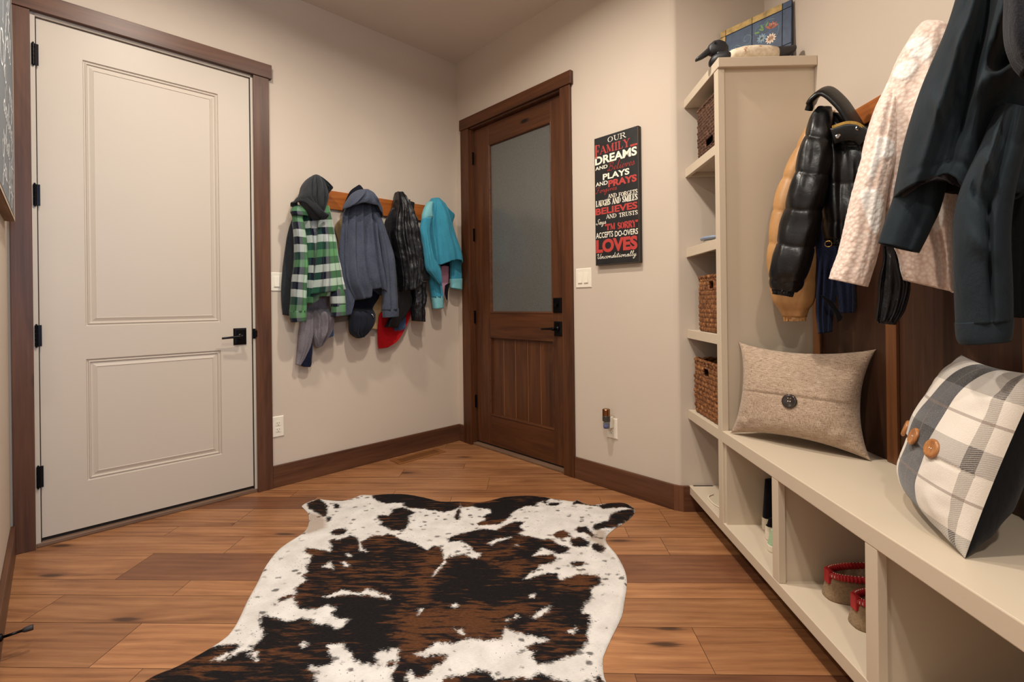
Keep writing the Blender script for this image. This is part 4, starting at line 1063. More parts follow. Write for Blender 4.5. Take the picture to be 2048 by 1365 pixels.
loft('hood_wing', M['charcoal'], h_, [(1.227,1.952, 1.242,1.952, -.085, .02, .03), (1.232,1.932, 1.272,1.931, -.09, .035, .03), (1.245,1.903, 1.302,1.908, -.095, .04, .03), (1.260,1.883, 1.326,1.886, -.095, .035, .03), (1.273,1.865, 1.319,1.870, -.09, .025, .03), (1.283,1.839, 1.299,1.839, -.085, .015, .02)], ns=70, nt=40, capb=True, folds=[(.1, .1, .3, .8, .15, -.015)], lumps=(.004, 14))

# ---- second hook
t = thing('jacket', 'beige canvas jacket peeking out on both sides behind the slate knit hoodie', 'jacket', FA, 1.55, -.05, 1.05, g1)
loft('body', M['beige'], t, [(1.458,1.767, 1.599,1.784, -.05, .02, .03), (1.410,1.706, 1.660,1.735, -.05, .025, .03), (1.367,1.648, 1.696,1.659, -.05, .03, .03), (1.390,1.532, 1.713,1.511, -.05, .03, .03), (1.379,1.273, 1.703,1.234, -.05, .03, .03), (1.393,1.101, 1.695,1.050, -.05, .03, .03), (1.588,0.954, 1.679,0.943, -.05, .03, .03)], pleats=(5, .008, 11), hide=(-1, -.036), ymax=-.028)
loft('hem', M['taupe'], t, [(1.390,1.165, 1.491,1.143, -.06, .03, .03), (1.355,1.059, 1.490,1.066, -.06, .03, .03), (1.346,1.004, 1.461,1.017, -.06, .02, .02)], ns=50, nt=24, lumps=(.006, 14), ymax=-.0385, hide=(-1, -.0415))
t = thing('jacket', 'black and navy hooded jacket under the slate hoodie, its dark hem bulging below', 'jacket', FA, 1.57, -.08, 1.0, g1)
loft('hood', M['navyblk'], t, [(1.520,1.941, 1.543,1.943, -.08, .02, .03), (1.469,1.898, 1.571,1.913, -.09, .04, .04), (1.440,1.845, 1.614,1.875, -.09, .05, .04), (1.415,1.777, 1.652,1.819, -.09, .05, .04), (1.417,1.734, 1.673,1.748, -.09, .05, .04), (1.461,1.718, 1.669,1.728, -.09, .04, .03)], capb=True, folds=[(-.1, .05, -.6, .8, .12, .02), (.3, .1, .7, .8, .1, .02)], hide=(-1, -.060), ymax=-.042)
loft('body', M['navyblk'], t, [(1.466,1.741, 1.632,1.761, -.08, .03, .03), (1.439,1.338, 1.726,1.348, -.08, .04, .03), (1.457,1.165, 1.671,1.176, -.085, .05, .04), (1.437,1.068, 1.608,1.086, -.09, .07, .04), (1.434,0.992, 1.602,1.008, -.09, .07, .04), (1.442,0.933, 1.570,0.943, -.085, .05, .03), (1.488,0.898, 1.525,0.903, -.08, .03, .02)], pleats=(3, .010, 13), lumps=(.010, 11), hide=((1.517,1.055)[1], -.0575), ymax=-.054)
mb = MB(); mb.tube([(1.553, -.172, 1.06), (1.562, -.176, 1.045), (1.566, -.174, 1.035)], .0035, 8)
mb.build('zipper_pull', M['chrome'], t, smooth=True)
t = thing('hoodie', 'slate blue-grey knit hoodie, second along the left rail', 'hoodie', FA, 1.6, -.12, 1.1, g1)
loft('body', M['knit'], t, [(1.438,1.797, 1.589,1.817, -.13, .06, .05), (1.392,1.746, 1.618,1.780, -.13, .08, .06), (1.377,1.650, 1.629,1.687, -.13, .09, .06), (1.372,1.523, 1.642,1.566, -.13, .095, .06), (1.372,1.375, 1.662,1.410, -.13, .10, .06), (1.392,1.260, 1.683,1.276, -.13, .10, .06), (1.447,1.151, 1.686,1.173, -.125, .095, .06)], pleats=(7, .022, 31), lumps=(.007, 8), hem=[(-1, 0), (-.35, .01), (-.3, .06), (.25, .07), (1, 0)], ptop=-.25, folds=[(-.05, .2, .08, .62, .05, -.03), (.15, .25, .1, 1.0, .06, .025)], ymax=-.064)
loft('sleeve', M['knit'], t, [(1.378,1.721, 1.456,1.730, -.15, .045, .04), (1.350,1.569, 1.447,1.578, -.165, .05, .04), (1.339,1.413, 1.447,1.419, -.165, .055, .04), (1.346,1.268, 1.452,1.260, -.16, .055, .04), (1.358,1.143, 1.439,1.132, -.15, .05, .035), (1.379,1.050, 1.418,1.058, -.14, .03, .03)], ns=70, pleats=(3, .008, 33), lumps=(.006, 10), ymax=-.064, hide=(-1, -.152))
loft('sleeve', M['knit'], t, [(1.536,1.733, 1.595,1.740, -0.195, .04, .04), (1.579,1.608, 1.641,1.624, -0.200, .045, .04), (1.603,1.468, 1.693,1.485, -0.200, .05, .04), (1.616,1.316, 1.719,1.342, -0.195, .05, .04), (1.626,1.174, 1.730,1.185, -0.190, .05, .04), (1.630,1.081, 1.739,1.084, -0.185, .048, .04)], ns=70, pleats=(3, .008, 35), lumps=(.006, 10), ymax=-.130)
loft('cuff', M['knit'], t, [(1.629,1.088, 1.741,1.092, -0.185, .05, .042), (1.633,1.031, 1.740,1.037, -0.185, .048, .04)], ns=60, nt=12, cap=False, ymax=-.130)
h_ = loft('hood', M['knit'], t, [(1.459,1.877, 1.535,1.890, -.17, .05, .05), (1.421,1.848, 1.562,1.867, -.18, .08, .06), (1.382,1.799, 1.587,1.822, -.19, .10, .06), (1.358,1.754, 1.613,1.785, -.19, .105, .06), (1.356,1.741, 1.617,1.757, -.19, .10, .06)], ns=90, nt=40, hem=[(-1, -.004), (-.5, .022), (-.3, .03), (.5, .02), (.62, -.01), (1, -.045)], folds=[(-.25, .05, -.75, .9, .09, .03), (.25, .1, .6, .9, .10, .028), (0, .2, -.1, .9, .2, .02)], lumps=(.006, 9), solid=.006, ymax=-.064)

# ---- third hook
t = thing('fleece', 'bright red fleece showing under the black quilted jacket', 'fleece', FA, 1.85, -.05, .9, g1)
loft('body', M['red'], t, [(1.840,1.708, 1.894,1.714, -.05, .02, .02), (1.827,1.236, 1.928,1.237, -.05, .03, .03), (1.792,1.118, 1.933,1.117, -.05, .03, .03), (1.683,1.062, 1.933,1.069, -.05, .03, .03), (1.662,0.983, 1.916,1.015, -.055, .035, .03), (1.659,0.892, 1.863,0.916, -.055, .035, .03), (1.663,0.834, 1.808,0.850, -.05, .03, .03), (1.668,0.809, 1.736,0.812, -.05, .02, .02)], pleats=(2, .008, 41), lumps=(.004, 9), hide=(-1, -.056), ymax=-.044)
t = thing('jeans', 'frayed blue denim hem between the red fleece and the black quilted jacket', 'jeans', FA, 1.93, -.07, 1.0, g1)
loft('leg', M['denim'], t, [(1.788,1.350, 1.895,1.354, -.085, .025, .02), (1.779,1.118, 1.885,1.117, -.09, .03, .02), (1.775,1.003, 1.875,0.999, -.095, .03, .02), (1.782,0.935, 1.872,0.943, -.09, .028, .02)], ns=50, nt=30, lumps=(.004, 20), hide=(-1, -.066), ymax=-.061)
mb = MB(); rg = random.Random(2)
xa, za, xb, zb = 1.779,0.938, 1.864,0.946
for i in range(34):
    k_ = i/33; x = xa+(xb-xa)*k_; z = za+(zb-za)*k_
    mb.tube([(x, -.072, z+.008), (x+rg.uniform(-.004, .004), -.072, z-.002), (x+rg.uniform(-.006, .006), -.071, z-.008-rg.random()*.008)], .0008, 4)
mb.build('frayed_edge', M['denim'], t)
t = thing('jacket', 'black quilted nylon jacket, third along the left rail', 'jacket', FA, 1.9, -.12, 1.05, g1)
loft('body', M['nylon'], t, [(1.792,1.926, 1.834,1.931, -.10, .03, .03), (1.770,1.876, 1.851,1.887, -.12, .055, .05), (1.761,1.806, 1.886,1.833, -.12, .07, .06), (1.737,1.711, 1.922,1.732, -.12, .08, .06), (1.728,1.597, 1.948,1.615, -.12, .085, .06), (1.756,1.462, 1.971,1.474, -.12, .09, .06), (1.778,1.325, 1.969,1.355, -.12, .09, .06), (1.781,1.216, 1.953,1.235, -.12, .085, .06)], pleats=(7, .022, 51), lumps=(.014, 16), lump_st=(1, 1, 1), ptop=-.3, hem=[(-1, 0), (0, .0), (1, .03)], ymax=-.076)
loft('sleeve', M['nylon'], t, [(1.749,1.803, 1.805,1.821, -.13, .04, .04), (1.691,1.694, 1.787,1.704, -.13, .045, .04), (1.670,1.602, 1.791,1.612, -.13, .05, .04), (1.703,1.503, 1.812,1.511, -.125, .05, .04), (1.755,1.347, 1.860,1.362, -.12, .05, .04), (1.782,1.210, 1.882,1.217, -.115, .05, .04), (1.757,1.084, 1.896,1.117, -.11, .05, .04), (1.695,0.960, 1.774,0.956, -.10, .04, .03)], ns=80, pleats=(3, .010, 53), lumps=(.014, 22), lump_st=(1, 1, 1), ymax=-.076, hide=(-1, -.122))
loft('sleeve', M['nylon'], t, [(1.841,1.824, 1.887,1.819, -.14, .04, .04), (1.859,1.674, 1.938,1.682, -.15, .045, .04), (1.870,1.512, 1.987,1.520, -.15, .05, .04), (1.875,1.350, 2.023,1.367, -.15, .05, .04), (1.904,1.281, 2.031,1.301, -.145, .045, .04)], ns=80, quilt=(9, .004, .003, .3), pleats=(3, .010, 55), lumps=(.008, 18), ymax=-.076, hide=(-1, -.172))
loft('sleeve', M['nylon'], t, [(1.892,1.281, 2.017,1.284, -.12, .04, .04), (1.904,1.175, 2.017,1.176, -.12, .045, .04), (1.896,1.081, 2.000,1.085, -.12, .045, .04), (1.904,0.999, 2.009,0.990, -.115, .04, .035)], ns=70, nt=40, pleats=(3, .008, 57), lumps=(.010, 20), lump_st=(1, 1, 1), ymax=-.076)
loft('collar', M['nylon'], t, [(1.894,1.881, 1.954,1.875, -.08, .02, .02), (1.896,1.829, 1.942,1.799, -.08, .025, .02), (1.890,1.769, 1.933,1.762, -.08, .02, .02)], ns=40, nt=20, capb=True, ymax=-.076)

# ---- fourth hook
t = thing('shirt', 'navy and pink top hanging inside the teal fleece jacket', 'shirt', FA, 2.25, -.08, 1.2, g1)
loft('body', M['navy'], t, [(2.154,1.826, 2.261,1.839, -.07, .03, .03), (2.158,1.538, 2.296,1.548, -.08, .04, .03), (2.173,1.389, 2.294,1.406, -.085, .045, .03), (2.188,1.327, 2.290,1.323, -.08, .04, .03)], ns=60, nt=40, pleats=(3, .008, 61), hide=(-1, -.046), ymax=-.030)
loft('lining', M['pink'], t, [(2.204,1.415, 2.275,1.418, -.085, .025, .02), (2.202,1.289, 2.267,1.291, -.085, .025, .02), (2.204,1.149, 2.226,1.164, -.075, .012, .01)], ns=40, nt=24, lumps=(.004, 20), ymax=-.052, hide=(-1, -.060))
loft('strap', M['blk'], t, [(2.201,1.263, 2.248,1.283, -.115, .01, .01), (2.201,1.213, 2.232,1.226, -.11, .01, .01), (2.223,1.153, 2.232,1.151, -.10, .006, .006)], ns=24, nt=16)
t = thing('jacket', 'teal fleece jacket with pale lining, last on the left rail by the corner', 'jacket', FA, 2.22, -.1, 1.2, g1)
loft('body', M['teal'], t, [(2.099,1.928, 2.158,1.934, -.10, .03, .03), (2.056,1.875, 2.195,1.884, -.115, .06, .05), (2.032,1.792, 2.230,1.809, -.12, .07, .05), (2.019,1.682, 2.269,1.706, -.12, .075, .05), (2.029,1.574, 2.315,1.596, -.12, .08, .05), (2.039,1.478, 2.349,1.509, -.12, .08, .05), (2.047,1.404, 2.361,1.446, -.115, .08, .05)], pleats=(4, .018, 71), lumps=(.006, 8), hem=[(-1, 0), (-.5, .004), (0, .025), (.4, .03), (1, 0)], ptop=-.2, folds=[(-.45, .15, -.6, .8, .08, -.02), (.0, .1, .5, .9, .25, .02)], ymax=-.050)
loft('collar', M['teal_in'], t, [(2.030,1.881, 2.064,1.886, -.15, .03, .03), (1.988,1.828, 2.045,1.823, -.165, .035, .03), (1.965,1.771, 2.049,1.773, -.17, .035, .03), (1.963,1.733, 2.050,1.761, -.165, .03, .02)], ns=50, nt=26, capb=False, ymax=-.050)
loft('collar', M['teal'], t, [(2.164,1.908, 2.194,1.902, -.10, .03, .03), (2.190,1.863, 2.251,1.852, -.105, .035, .03), (2.205,1.815, 2.301,1.824, -.105, .03, .03), (2.238,1.756, 2.285,1.761, -.10, .025, .02), (2.260,1.695, 2.284,1.698, -.10, .02, .02)], ns=50, nt=30, capb=True, ymax=-.050)
loft('front_panel', M['teal'], t, [(1.943,1.740, 2.020,1.756, -0.200, .03, .03), (1.927,1.663, 2.005,1.671, -0.200, .03, .03), (1.942,1.583, 2.004,1.588, -0.200, .03, .03), (1.960,1.467, 2.030,1.471, -0.200, .03, .03), (1.979,1.375, 2.096,1.379, -0.190, .03, .03), (2.042,1.318, 2.119,1.284, -0.180, .02, .02), (2.104,1.264, 2.123,1.257, -0.180, .01, .01)], ns=60, pleats=(3, .010, 73), lumps=(.005, 14), ymax=-.178)
loft('lining', M['teal_in'], t, [(2.051,1.419, 2.154,1.436, -.105, .03, .02), (2.064,1.371, 2.168,1.375, -.105, .03, .02), (2.122,1.312, 2.173,1.288, -.105, .02, .02)], ns=40, nt=20, ymax=-.066)
loft('sleeve', M['teal'], t, [(2.035,1.528, 2.114,1.533, -.10, .035, .03), (2.045,1.383, 2.144,1.374, -.10, .035, .03), (2.069,1.262, 2.173,1.251, -.10, .035, .03), (2.088,1.170, 2.184,1.174, -.10, .035, .03)], ns=60, nt=40, pleats=(3, .007, 75), lumps=(.005, 14), ymax=-.066)
loft('cuff', M['teal_in'], t, [(2.087,1.176, 2.185,1.181, -.10, .036, .032), (2.099,1.083, 2.184,1.089, -.10, .034, .03)], ns=50, nt=12, cap=False, ymax=-.066)
loft('sleeve', M['teal'], t, [(2.273,1.545, 2.361,1.551, -.09, .03, .03), (2.272,1.431, 2.374,1.435, -.09, .03, .03), (2.273,1.310, 2.380,1.313, -.09, .03, .03)], ns=50, nt=30, lumps=(.004, 14), ymax=-.050)
loft('cuff', M['teal_in'], t, [(2.270,1.316, 2.382,1.322, -.09, .032, .03), (2.272,1.245, 2.379,1.231, -.09, .03, .03)], ns=50, nt=12, cap=False, ymax=-.050)
tubev('zipper', M['white_plastic'], t, curve([(2.195, -.175, 1.72), (2.19, -.18, 1.66), (2.205, -.178, 1.58), (2.222, -.175, 1.50)]), .0022)
YMAX = None

# ---------------------------------------------------------------- jackets over the bench
g2 = 'jackets on the right wall rail'
FPUF, FTAN, FSHE, FSOF = Frame(1.12, 1.92, -32), Frame(1.17, 2.02, -31), Frame(1.14, 1.46, -38), Frame(1.11, 1.17, -41)
WALLX = 1.245
LOFTFR = FTAN
t = thing('puffer_jacket', 'camel tan puffer jacket deepest in the corner, beside the shelf tower', 'jacket', FTAN, .05, 0, 1.0, g2)
loft('body', M['camel'], t, [(0.036,1.887, 0.124,1.867, 0, .03, .02), (0.003,1.739, 0.139,1.714, 0, .04, .02), (-0.035,1.495, 0.136,1.475, 0, .04, .02), (-0.020,1.285, 0.101,1.278, 0, .04, .02)], ns=60, nt=40)
loft('sleeve', M['camel'], t, [(0.029,1.854, 0.090,1.851, -.01, .04, .03), (-0.032,1.743, 0.080,1.722, -.01, .055, .03), (-0.077,1.645, 0.071,1.603, -.01, .06, .03), (-0.109,1.544, 0.061,1.503, -.01, .065, .03), (-0.132,1.398, 0.051,1.362, -.01, .07, .03), (-0.137,1.249, 0.040,1.230, -.01, .07, .03), (-0.120,1.120, 0.028,1.112, -.01, .065, .03), (-0.090,1.061, 0.003,1.061, -.01, .04, .025), (-0.081,1.048, -0.001,1.048, -.01, .034, .02)], ns=90, nt=110, quilt=(6.2, .007, .003, .10), lumps=(.006, 14), pleats=(2, .004, 4))
loft('cuff', M['camel'], t, [(-0.083,1.052, 0.001,1.052, -.01, .034, .022), (-0.082,1.029, -0.001,1.032, -.01, .034, .022)], ns=160, nt=12, cap=False, quilt=None, pleats=(26, .004, 9), ptop=-.6)
LOFTFR = FPUF; YMAX = .034
t = thing('puffer_jacket', 'shiny black leather puffer jacket between the tan and the cream jackets', 'jacket', FPUF, .05, 0, 1.1, g2)
loft('body', M['leather'], t, [(0.047,1.843, 0.127,1.808, .0, .05, .03), (0.046,1.758, 0.181,1.703, .0, .07, .03), (0.045,1.642, 0.208,1.614, .0, .08, .03), (0.044,1.506, 0.207,1.485, .0, .085, .03), (0.051,1.408, 0.191,1.385, .0, .085, .03), (0.058,1.349, 0.183,1.328, .0, .07, .03)], ns=90, nt=90, quilt=(3.4, .007, .003, .06), lumps=(.010, 14), pleats=(3, .012, 6), folds=[(-.1, .1, .1, .8, .08, -.02)])
loft('waistband', M['leather'], t, [(0.060,1.361, 0.179,1.340, .0, .072, .03), (0.061,1.330, 0.175,1.310, .0, .070, .03)], ns=160, nt=12, cap=False, pleats=(22, .005, 9), ptop=-.6)
loft('sleeve', M['leather'], t, [(0.038,1.848, 0.086,1.837, -.05, .03, .03), (0.015,1.804, 0.086,1.770, -.06, .05, .04), (-0.008,1.726, 0.084,1.693, -.07, .06, .04), (-0.028,1.646, 0.080,1.609, -.075, .065, .04), (-0.058,1.528, 0.063,1.505, -.08, .07, .04), (-0.088,1.402, 0.043,1.376, -.08, .07, .04), (-0.115,1.277, 0.013,1.250, -.08, .07, .04), (-0.129,1.215, -0.002,1.202, -.08, .065, .04), (-0.125,1.175, -0.017,1.164, -.08, .05, .035), (-0.114,1.159, -0.037,1.146, -.08, .04, .03)], ns=100, nt=130, quilt=(5.3, .008, .003, .10), lumps=(.008, 16), pleats=(2, .004, 12))
loft('cuff', M['leather'], t, [(-0.118,1.167, -0.040,1.151, -.08, .040, .03), (-0.116,1.143, -0.047,1.129, -.08, .038, .03)], ns=160, nt=12, cap=False, pleats=(22, .005, 10), ptop=-.6)
cp = [(0.011,1.840), (0.031,1.878), (0.067,1.889), (0.111,1.836), (0.145,1.772), (0.175,1.710)]
pts = curve([(u_, -.065-.03*math.sin(i*.6), z_) for i, (u_, z_) in enumerate(cp)], 40)
col_ = ribbon('collar', M['leather'], t, pts, [.022]*5+[.044]*(len(pts)-5), (-.35, -.8, -.5), .012)
lap = [(0.085,1.739), (0.126,1.746), (0.160,1.735), (0.184,1.708)]
ribbon('lapel', M['leather'], t, curve([(u_, -.115, z_-.028) for u_, z_ in lap], 20), .030, (0, -.3, 1), .007)
zp = [(u_, -.122, z_+.003) for u_, z_ in lap]
zo = tubev('zipper', M['brass'], t, curve(zp, 20), .0035)
mb = MB()
cz = curve(zp, 60)
for i in range(0, len(cz)-1, 1):
    a, b_ = Vector(cz[i]), Vector(cz[i+1]); mid = (a+b_)/2
    mb.box(mid.x-.0012, mid.x+.0012, mid.y-.006, mid.y-.002, mid.z-.005, mid.z+.005)
mb.build('zipper_teeth', M['brass'], zo)
for u_, z_ in ((0.102,1.718), (0.161,1.735)):
    rs = [[(u_+r*math.cos(a*math.pi/8), -.122-y, z_-.012+r*math.sin(a*math.pi/8)) for a in range(16)] for r, y in ((.008, 0), (.008, .004), (.005, .006), (.004, .003))]
    mb = MB(); mb.rings(rs); mb.build('snap', M['chrome'], t, smooth=False)
ru = 0.069,1.333
mb = MB()
ring = [(ru[0]+.011*math.cos(a*math.pi/12), -.082, ru[1]-.008+.011*math.sin(a*math.pi/12)) for a in range(25)]
mb.tube(ring, .0016, 8); mb.build('drawcord_loop', M['brass'], t, smooth=True)

WALLX = 1.268; YMAX = None
t = thing('sweatshirt', 'navy blue garment hanging below the black leather puffer jacket', 'sweatshirt', FPUF, .14, 0, .95, g2)
loft('sleeve', M['navy'], t, [(0.036,1.478, 0.141,1.466, .064, .010, .008), (0.027,1.319, 0.123,1.312, .064, .010, .008), (0.026,1.138, 0.092,1.117, .064, .010, .008), (0.026,1.054, 0.083,1.050, .064, .010, .008), (0.032,0.981, 0.078,0.990, .064, .010, .008)], ns=60, pleats=(3, .010, 81), lumps=(.006, 14))
loft('body', M['navy'], t, [(0.059,1.476, 0.203,1.459, .066, .012, .010), (0.074,1.276, 0.204,1.268, .066, .012, .010), (0.092,1.156, 0.188,1.154, .066, .012, .010), (0.103,1.064, 0.171,1.068, .066, .012, .010)], ns=60, pleats=(3, .012, 83), lumps=(.006, 14))
loft('strap', M['blk'], t, [(0.040,1.137, 0.085,1.106, .0, .008, .008), (0.084,1.069, 0.110,1.056, .0, .008, .008), (0.094,1.031, 0.108,1.040, .0, .006, .006)], ns=24, nt=20)
LOFTFR = FSHE
t = thing('rain_jacket', 'thin black jacket whose sleeve hangs low between the cream and dark teal jackets', 'jacket', FSHE, .13, 0, 1.0, g2)
loft('sleeve', M['nylon'], t, [(-0.056,1.321, -0.013,1.316, .066, .028, .018), (-0.058,1.242, -0.004,1.238, .066, .028, .018), (-0.068,1.163, 0.014,1.160, .066, .028, .018), (-0.075,1.084, -0.001,1.084, .066, .028, .018), (-0.076,1.052, -0.022,1.045, .066, .028, .018)], ns=70, pleats=(4, .008, 85), lumps=(.008, 20))
loft('cuff', M['nylon'], t, [(-0.076,1.061, -0.020,1.053, .066, .028, .018), (-0.070,1.042, -0.025,1.037, .066, .028, .018)], ns=100, nt=10, cap=False, pleats=(14, .004, 5), ptop=-.6)

WALLX = 1.245; YMAX = .034
t = thing('fleece_jacket', 'cream and white fluffy sherpa fleece jacket in the middle of the right rail', 'jacket', FSHE, .08, 0, 1.2, g2)
loft('body', M['sherpa'], t, [(0.039,1.920, 0.091,1.901, .01, .04, .05), (0.023,1.893, 0.105,1.874, .0, .07, .05), (-0.016,1.826, 0.118,1.782, .0, .085, .05), (-0.046,1.746, 0.117,1.699, .0, .09, .05), (-0.076,1.677, 0.117,1.628, .0, .095, .05), (-0.105,1.537, 0.116,1.494, .0, .10, .05), (-0.090,1.395, 0.114,1.367, .0, .10, .05), (-0.025,1.266, 0.110,1.241, .0, .095, .05), (-0.011,1.193, 0.110,1.163, .0, .09, .05), (-0.007,1.174, 0.113,1.133, .0, .085, .05)], nt=170, ns=230, pleats=(3, .014, 91), lumps=(.0016, 95), lump_st=(1, 1, 1), solid=.008, patches=[[(0.004,1.849), (0.034,1.853), (0.058,1.833), (0.064,1.797), (0.048,1.775), (0.029,1.790), (0.013,1.801), (0.022,1.819), (0.011,1.823)], [(-0.017,1.790), (0.009,1.792), (0.031,1.778), (0.028,1.758), (0.014,1.742), (-0.009,1.744), (-0.025,1.765)], [(-0.054,1.746), (-0.037,1.757), (-0.032,1.719), (-0.045,1.689), (-0.066,1.692), (-0.064,1.722)], [(0.041,1.428), (0.078,1.430), (0.088,1.357), (0.068,1.301), (0.045,1.348)]])
loft('sleeve', M['sherpa'], t, [(-0.037,1.756, -0.001,1.745, -.03, .03, .03), (-0.067,1.672, -0.009,1.650, -.06, .045, .04), (-0.100,1.532, -0.021,1.517, -.085, .05, .04), (-0.124,1.431, -0.038,1.418, -.09, .055, .04), (-0.141,1.348, -0.048,1.333, -.09, .055, .045), (-0.159,1.262, -0.061,1.254, -.09, .055, .045), (-0.178,1.202, -0.077,1.189, -.09, .055, .045), (-0.183,1.182, -0.087,1.154, -.09, .052, .045)], nt=130, ns=190, pleats=(2, .006, 93), lumps=(.0016, 95), lump_st=(1, 1, 1), solid=.010, cap=True, patches=[[(-0.058,1.577), (-0.031,1.568), (-0.017,1.538), (-0.034,1.514), (-0.053,1.512), (-0.068,1.465), (-0.081,1.464), (-0.068,1.530)], [(-0.099,1.421), (-0.069,1.429), (-0.047,1.389), (-0.046,1.313), (-0.070,1.303), (-0.089,1.364)]])
LOFTFR = FSOF; YMAX = .05
t = thing('softshell_jacket', 'dark teal softshell jacket nearest the camera on the right rail', 'jacket', FSOF, .1, 0, 1.0, g2)
loft('body', M['soft'], t, [(-0.037,1.915, 0.055,1.871, .0, .07, .05), (-0.054,1.849, 0.071,1.795, .0, .09, .05), (-0.074,1.775, 0.081,1.715, .0, .10, .05), (-0.111,1.666, 0.084,1.604, .0, .11, .05), (-0.150,1.531, 0.083,1.474, .0, .115, .05), (-0.177,1.404, 0.066,1.375, .0, .12, .05), (-0.180,1.376, 0.050,1.349, .0, .12, .05)], nt=110, ns=150, pleats=(3, .018, 101), lumps=(.012, 5), hem=[(-1, 0), (-.55, .022), (-.1, .045), (.02, .035), (.3, -.02), (1, 0)], ptop=-.2, folds=[(-.35, .0, -.55, 1.0, .10, 0.0510), (-.12, .0, -.1, 1.0, .07, -0.0595), (.1, .2, .0, .9, .10, 0.0510), (.35, .1, .1, .45, .10, 0.0680), (.5, .5, .05, .62, .08, 0.0850), (.6, .3, .3, .5, .08, -0.0510), (-.02, 0, .02, 1.0, .03, -0.0060), (.06, 0, .10, 1.0, .03, -0.0060), (-.6, .35, -.2, .6, .06, 0.0238), (-.75, .6, -.3, .78, .05, 0.0204), (-.3, .62, .0, .8, .05, -0.0238), (-.9, .93, .9, .93, .03, -0.0060)], solid=.006)
loft('lining', M['softline'], t, [(-0.169,1.413, -0.024,1.402, .0, .105, .04), (-0.165,1.376, -0.016,1.371, .0, .104, .04)], ns=80, nt=10, hem=[(-1, -.01), (0, .03), (1, -.02)], cap=False)
loft('sleeve', M['soft'], t, [(-0.164,1.465, -0.068,1.433, -.01, .05, .04), (-0.179,1.377, -0.087,1.338, -.01, .055, .045), (-0.194,1.326, -0.105,1.292, -.01, .055, .045), (-0.210,1.266, -0.129,1.234, -.01, .05, .045)], ns=90, nt=60, lumps=(.006, 9), pleats=(2, .006, 103), solid=.006)
loft('sleeve', M['soft'], t, [(0.006,1.539, 0.061,1.513, -.10, .05, .04), (-0.020,1.459, 0.050,1.432, -.115, .06, .05), (-0.048,1.374, 0.033,1.349, -.12, .065, .05), (-0.061,1.285, 0.026,1.275, -.12, .068, .05), (-0.065,1.160, 0.028,1.156, -.115, .068, .05), (-0.063,1.057, 0.030,1.069, -.11, .066, .05)], ns=110, nt=110, lumps=(.014, 6), pleats=(1, .010, 105), folds=[(.1, .1, .25, .95, .10, -0.0340), (-.5, .1, -.2, .4, .12, 0.0340), (-.7, .25, .1, .34, .06, 0.0272), (-.6, .38, .3, .5, .05, -0.0238), (-.5, .6, .5, .7, .08, 0.0170), (.35, .0, .22, 1.0, .03, -0.0060)], solid=.006)
loft('cuff', M['soft'], t, [(-0.064,1.062, 0.031,1.074, -.11, .068, .052), (-0.062,1.027, 0.029,1.039, -.11, .067, .05), (-0.057,1.013, 0.026,1.024, -.11, .064, .048)], ns=110, nt=16, cap=False, solid=.006)
def seamline(name, parent, pts, m=None, r=.0016):
    return tubev(name, m or M['soft'], parent, curve(pts, 40), r, 8)
YMAX = None
t = thing('fleece_jacket', 'charcoal fleece draped over the top of the dark teal softshell jacket', 'jacket', FSOF, .3, -.1, 1.5, g2)
loft('body', M['fleece'], t, [(0.020,1.797, 0.086,1.765, -0.200, .05, .04), (0.014,1.719, 0.090,1.686, -0.220, .06, .04), (0.014,1.634, 0.088,1.606, -0.230, .065, .04), (0.024,1.583, 0.084,1.551, -0.230, .06, .04), (0.037,1.560, 0.078,1.530, -0.225, .05, .04)], ns=80, nt=60, lumps=(.008, 10), pleats=(2, .012, 4))
t = thing('jacket', 'black jacket at the right edge, behind the hanging softshell sleeve', 'jacket', FSOF, .3, -.03, 1.0, g2)
loft('body', M['blk'], t, [(0.051,1.624, 0.146,1.583, .085, .030, .02), (0.043,1.479, 0.152,1.455, .085, .030, .02), (0.034,1.334, 0.151,1.317, .085, .030, .02), (0.031,1.162, 0.143,1.157, .085, .030, .02), (0.037,1.070, 0.134,1.064, .085, .030, .02)], ns=80, nt=60, lumps=(.010, 8), pleats=(3, .015, 7))

LOFTFR = None; YMAX = None
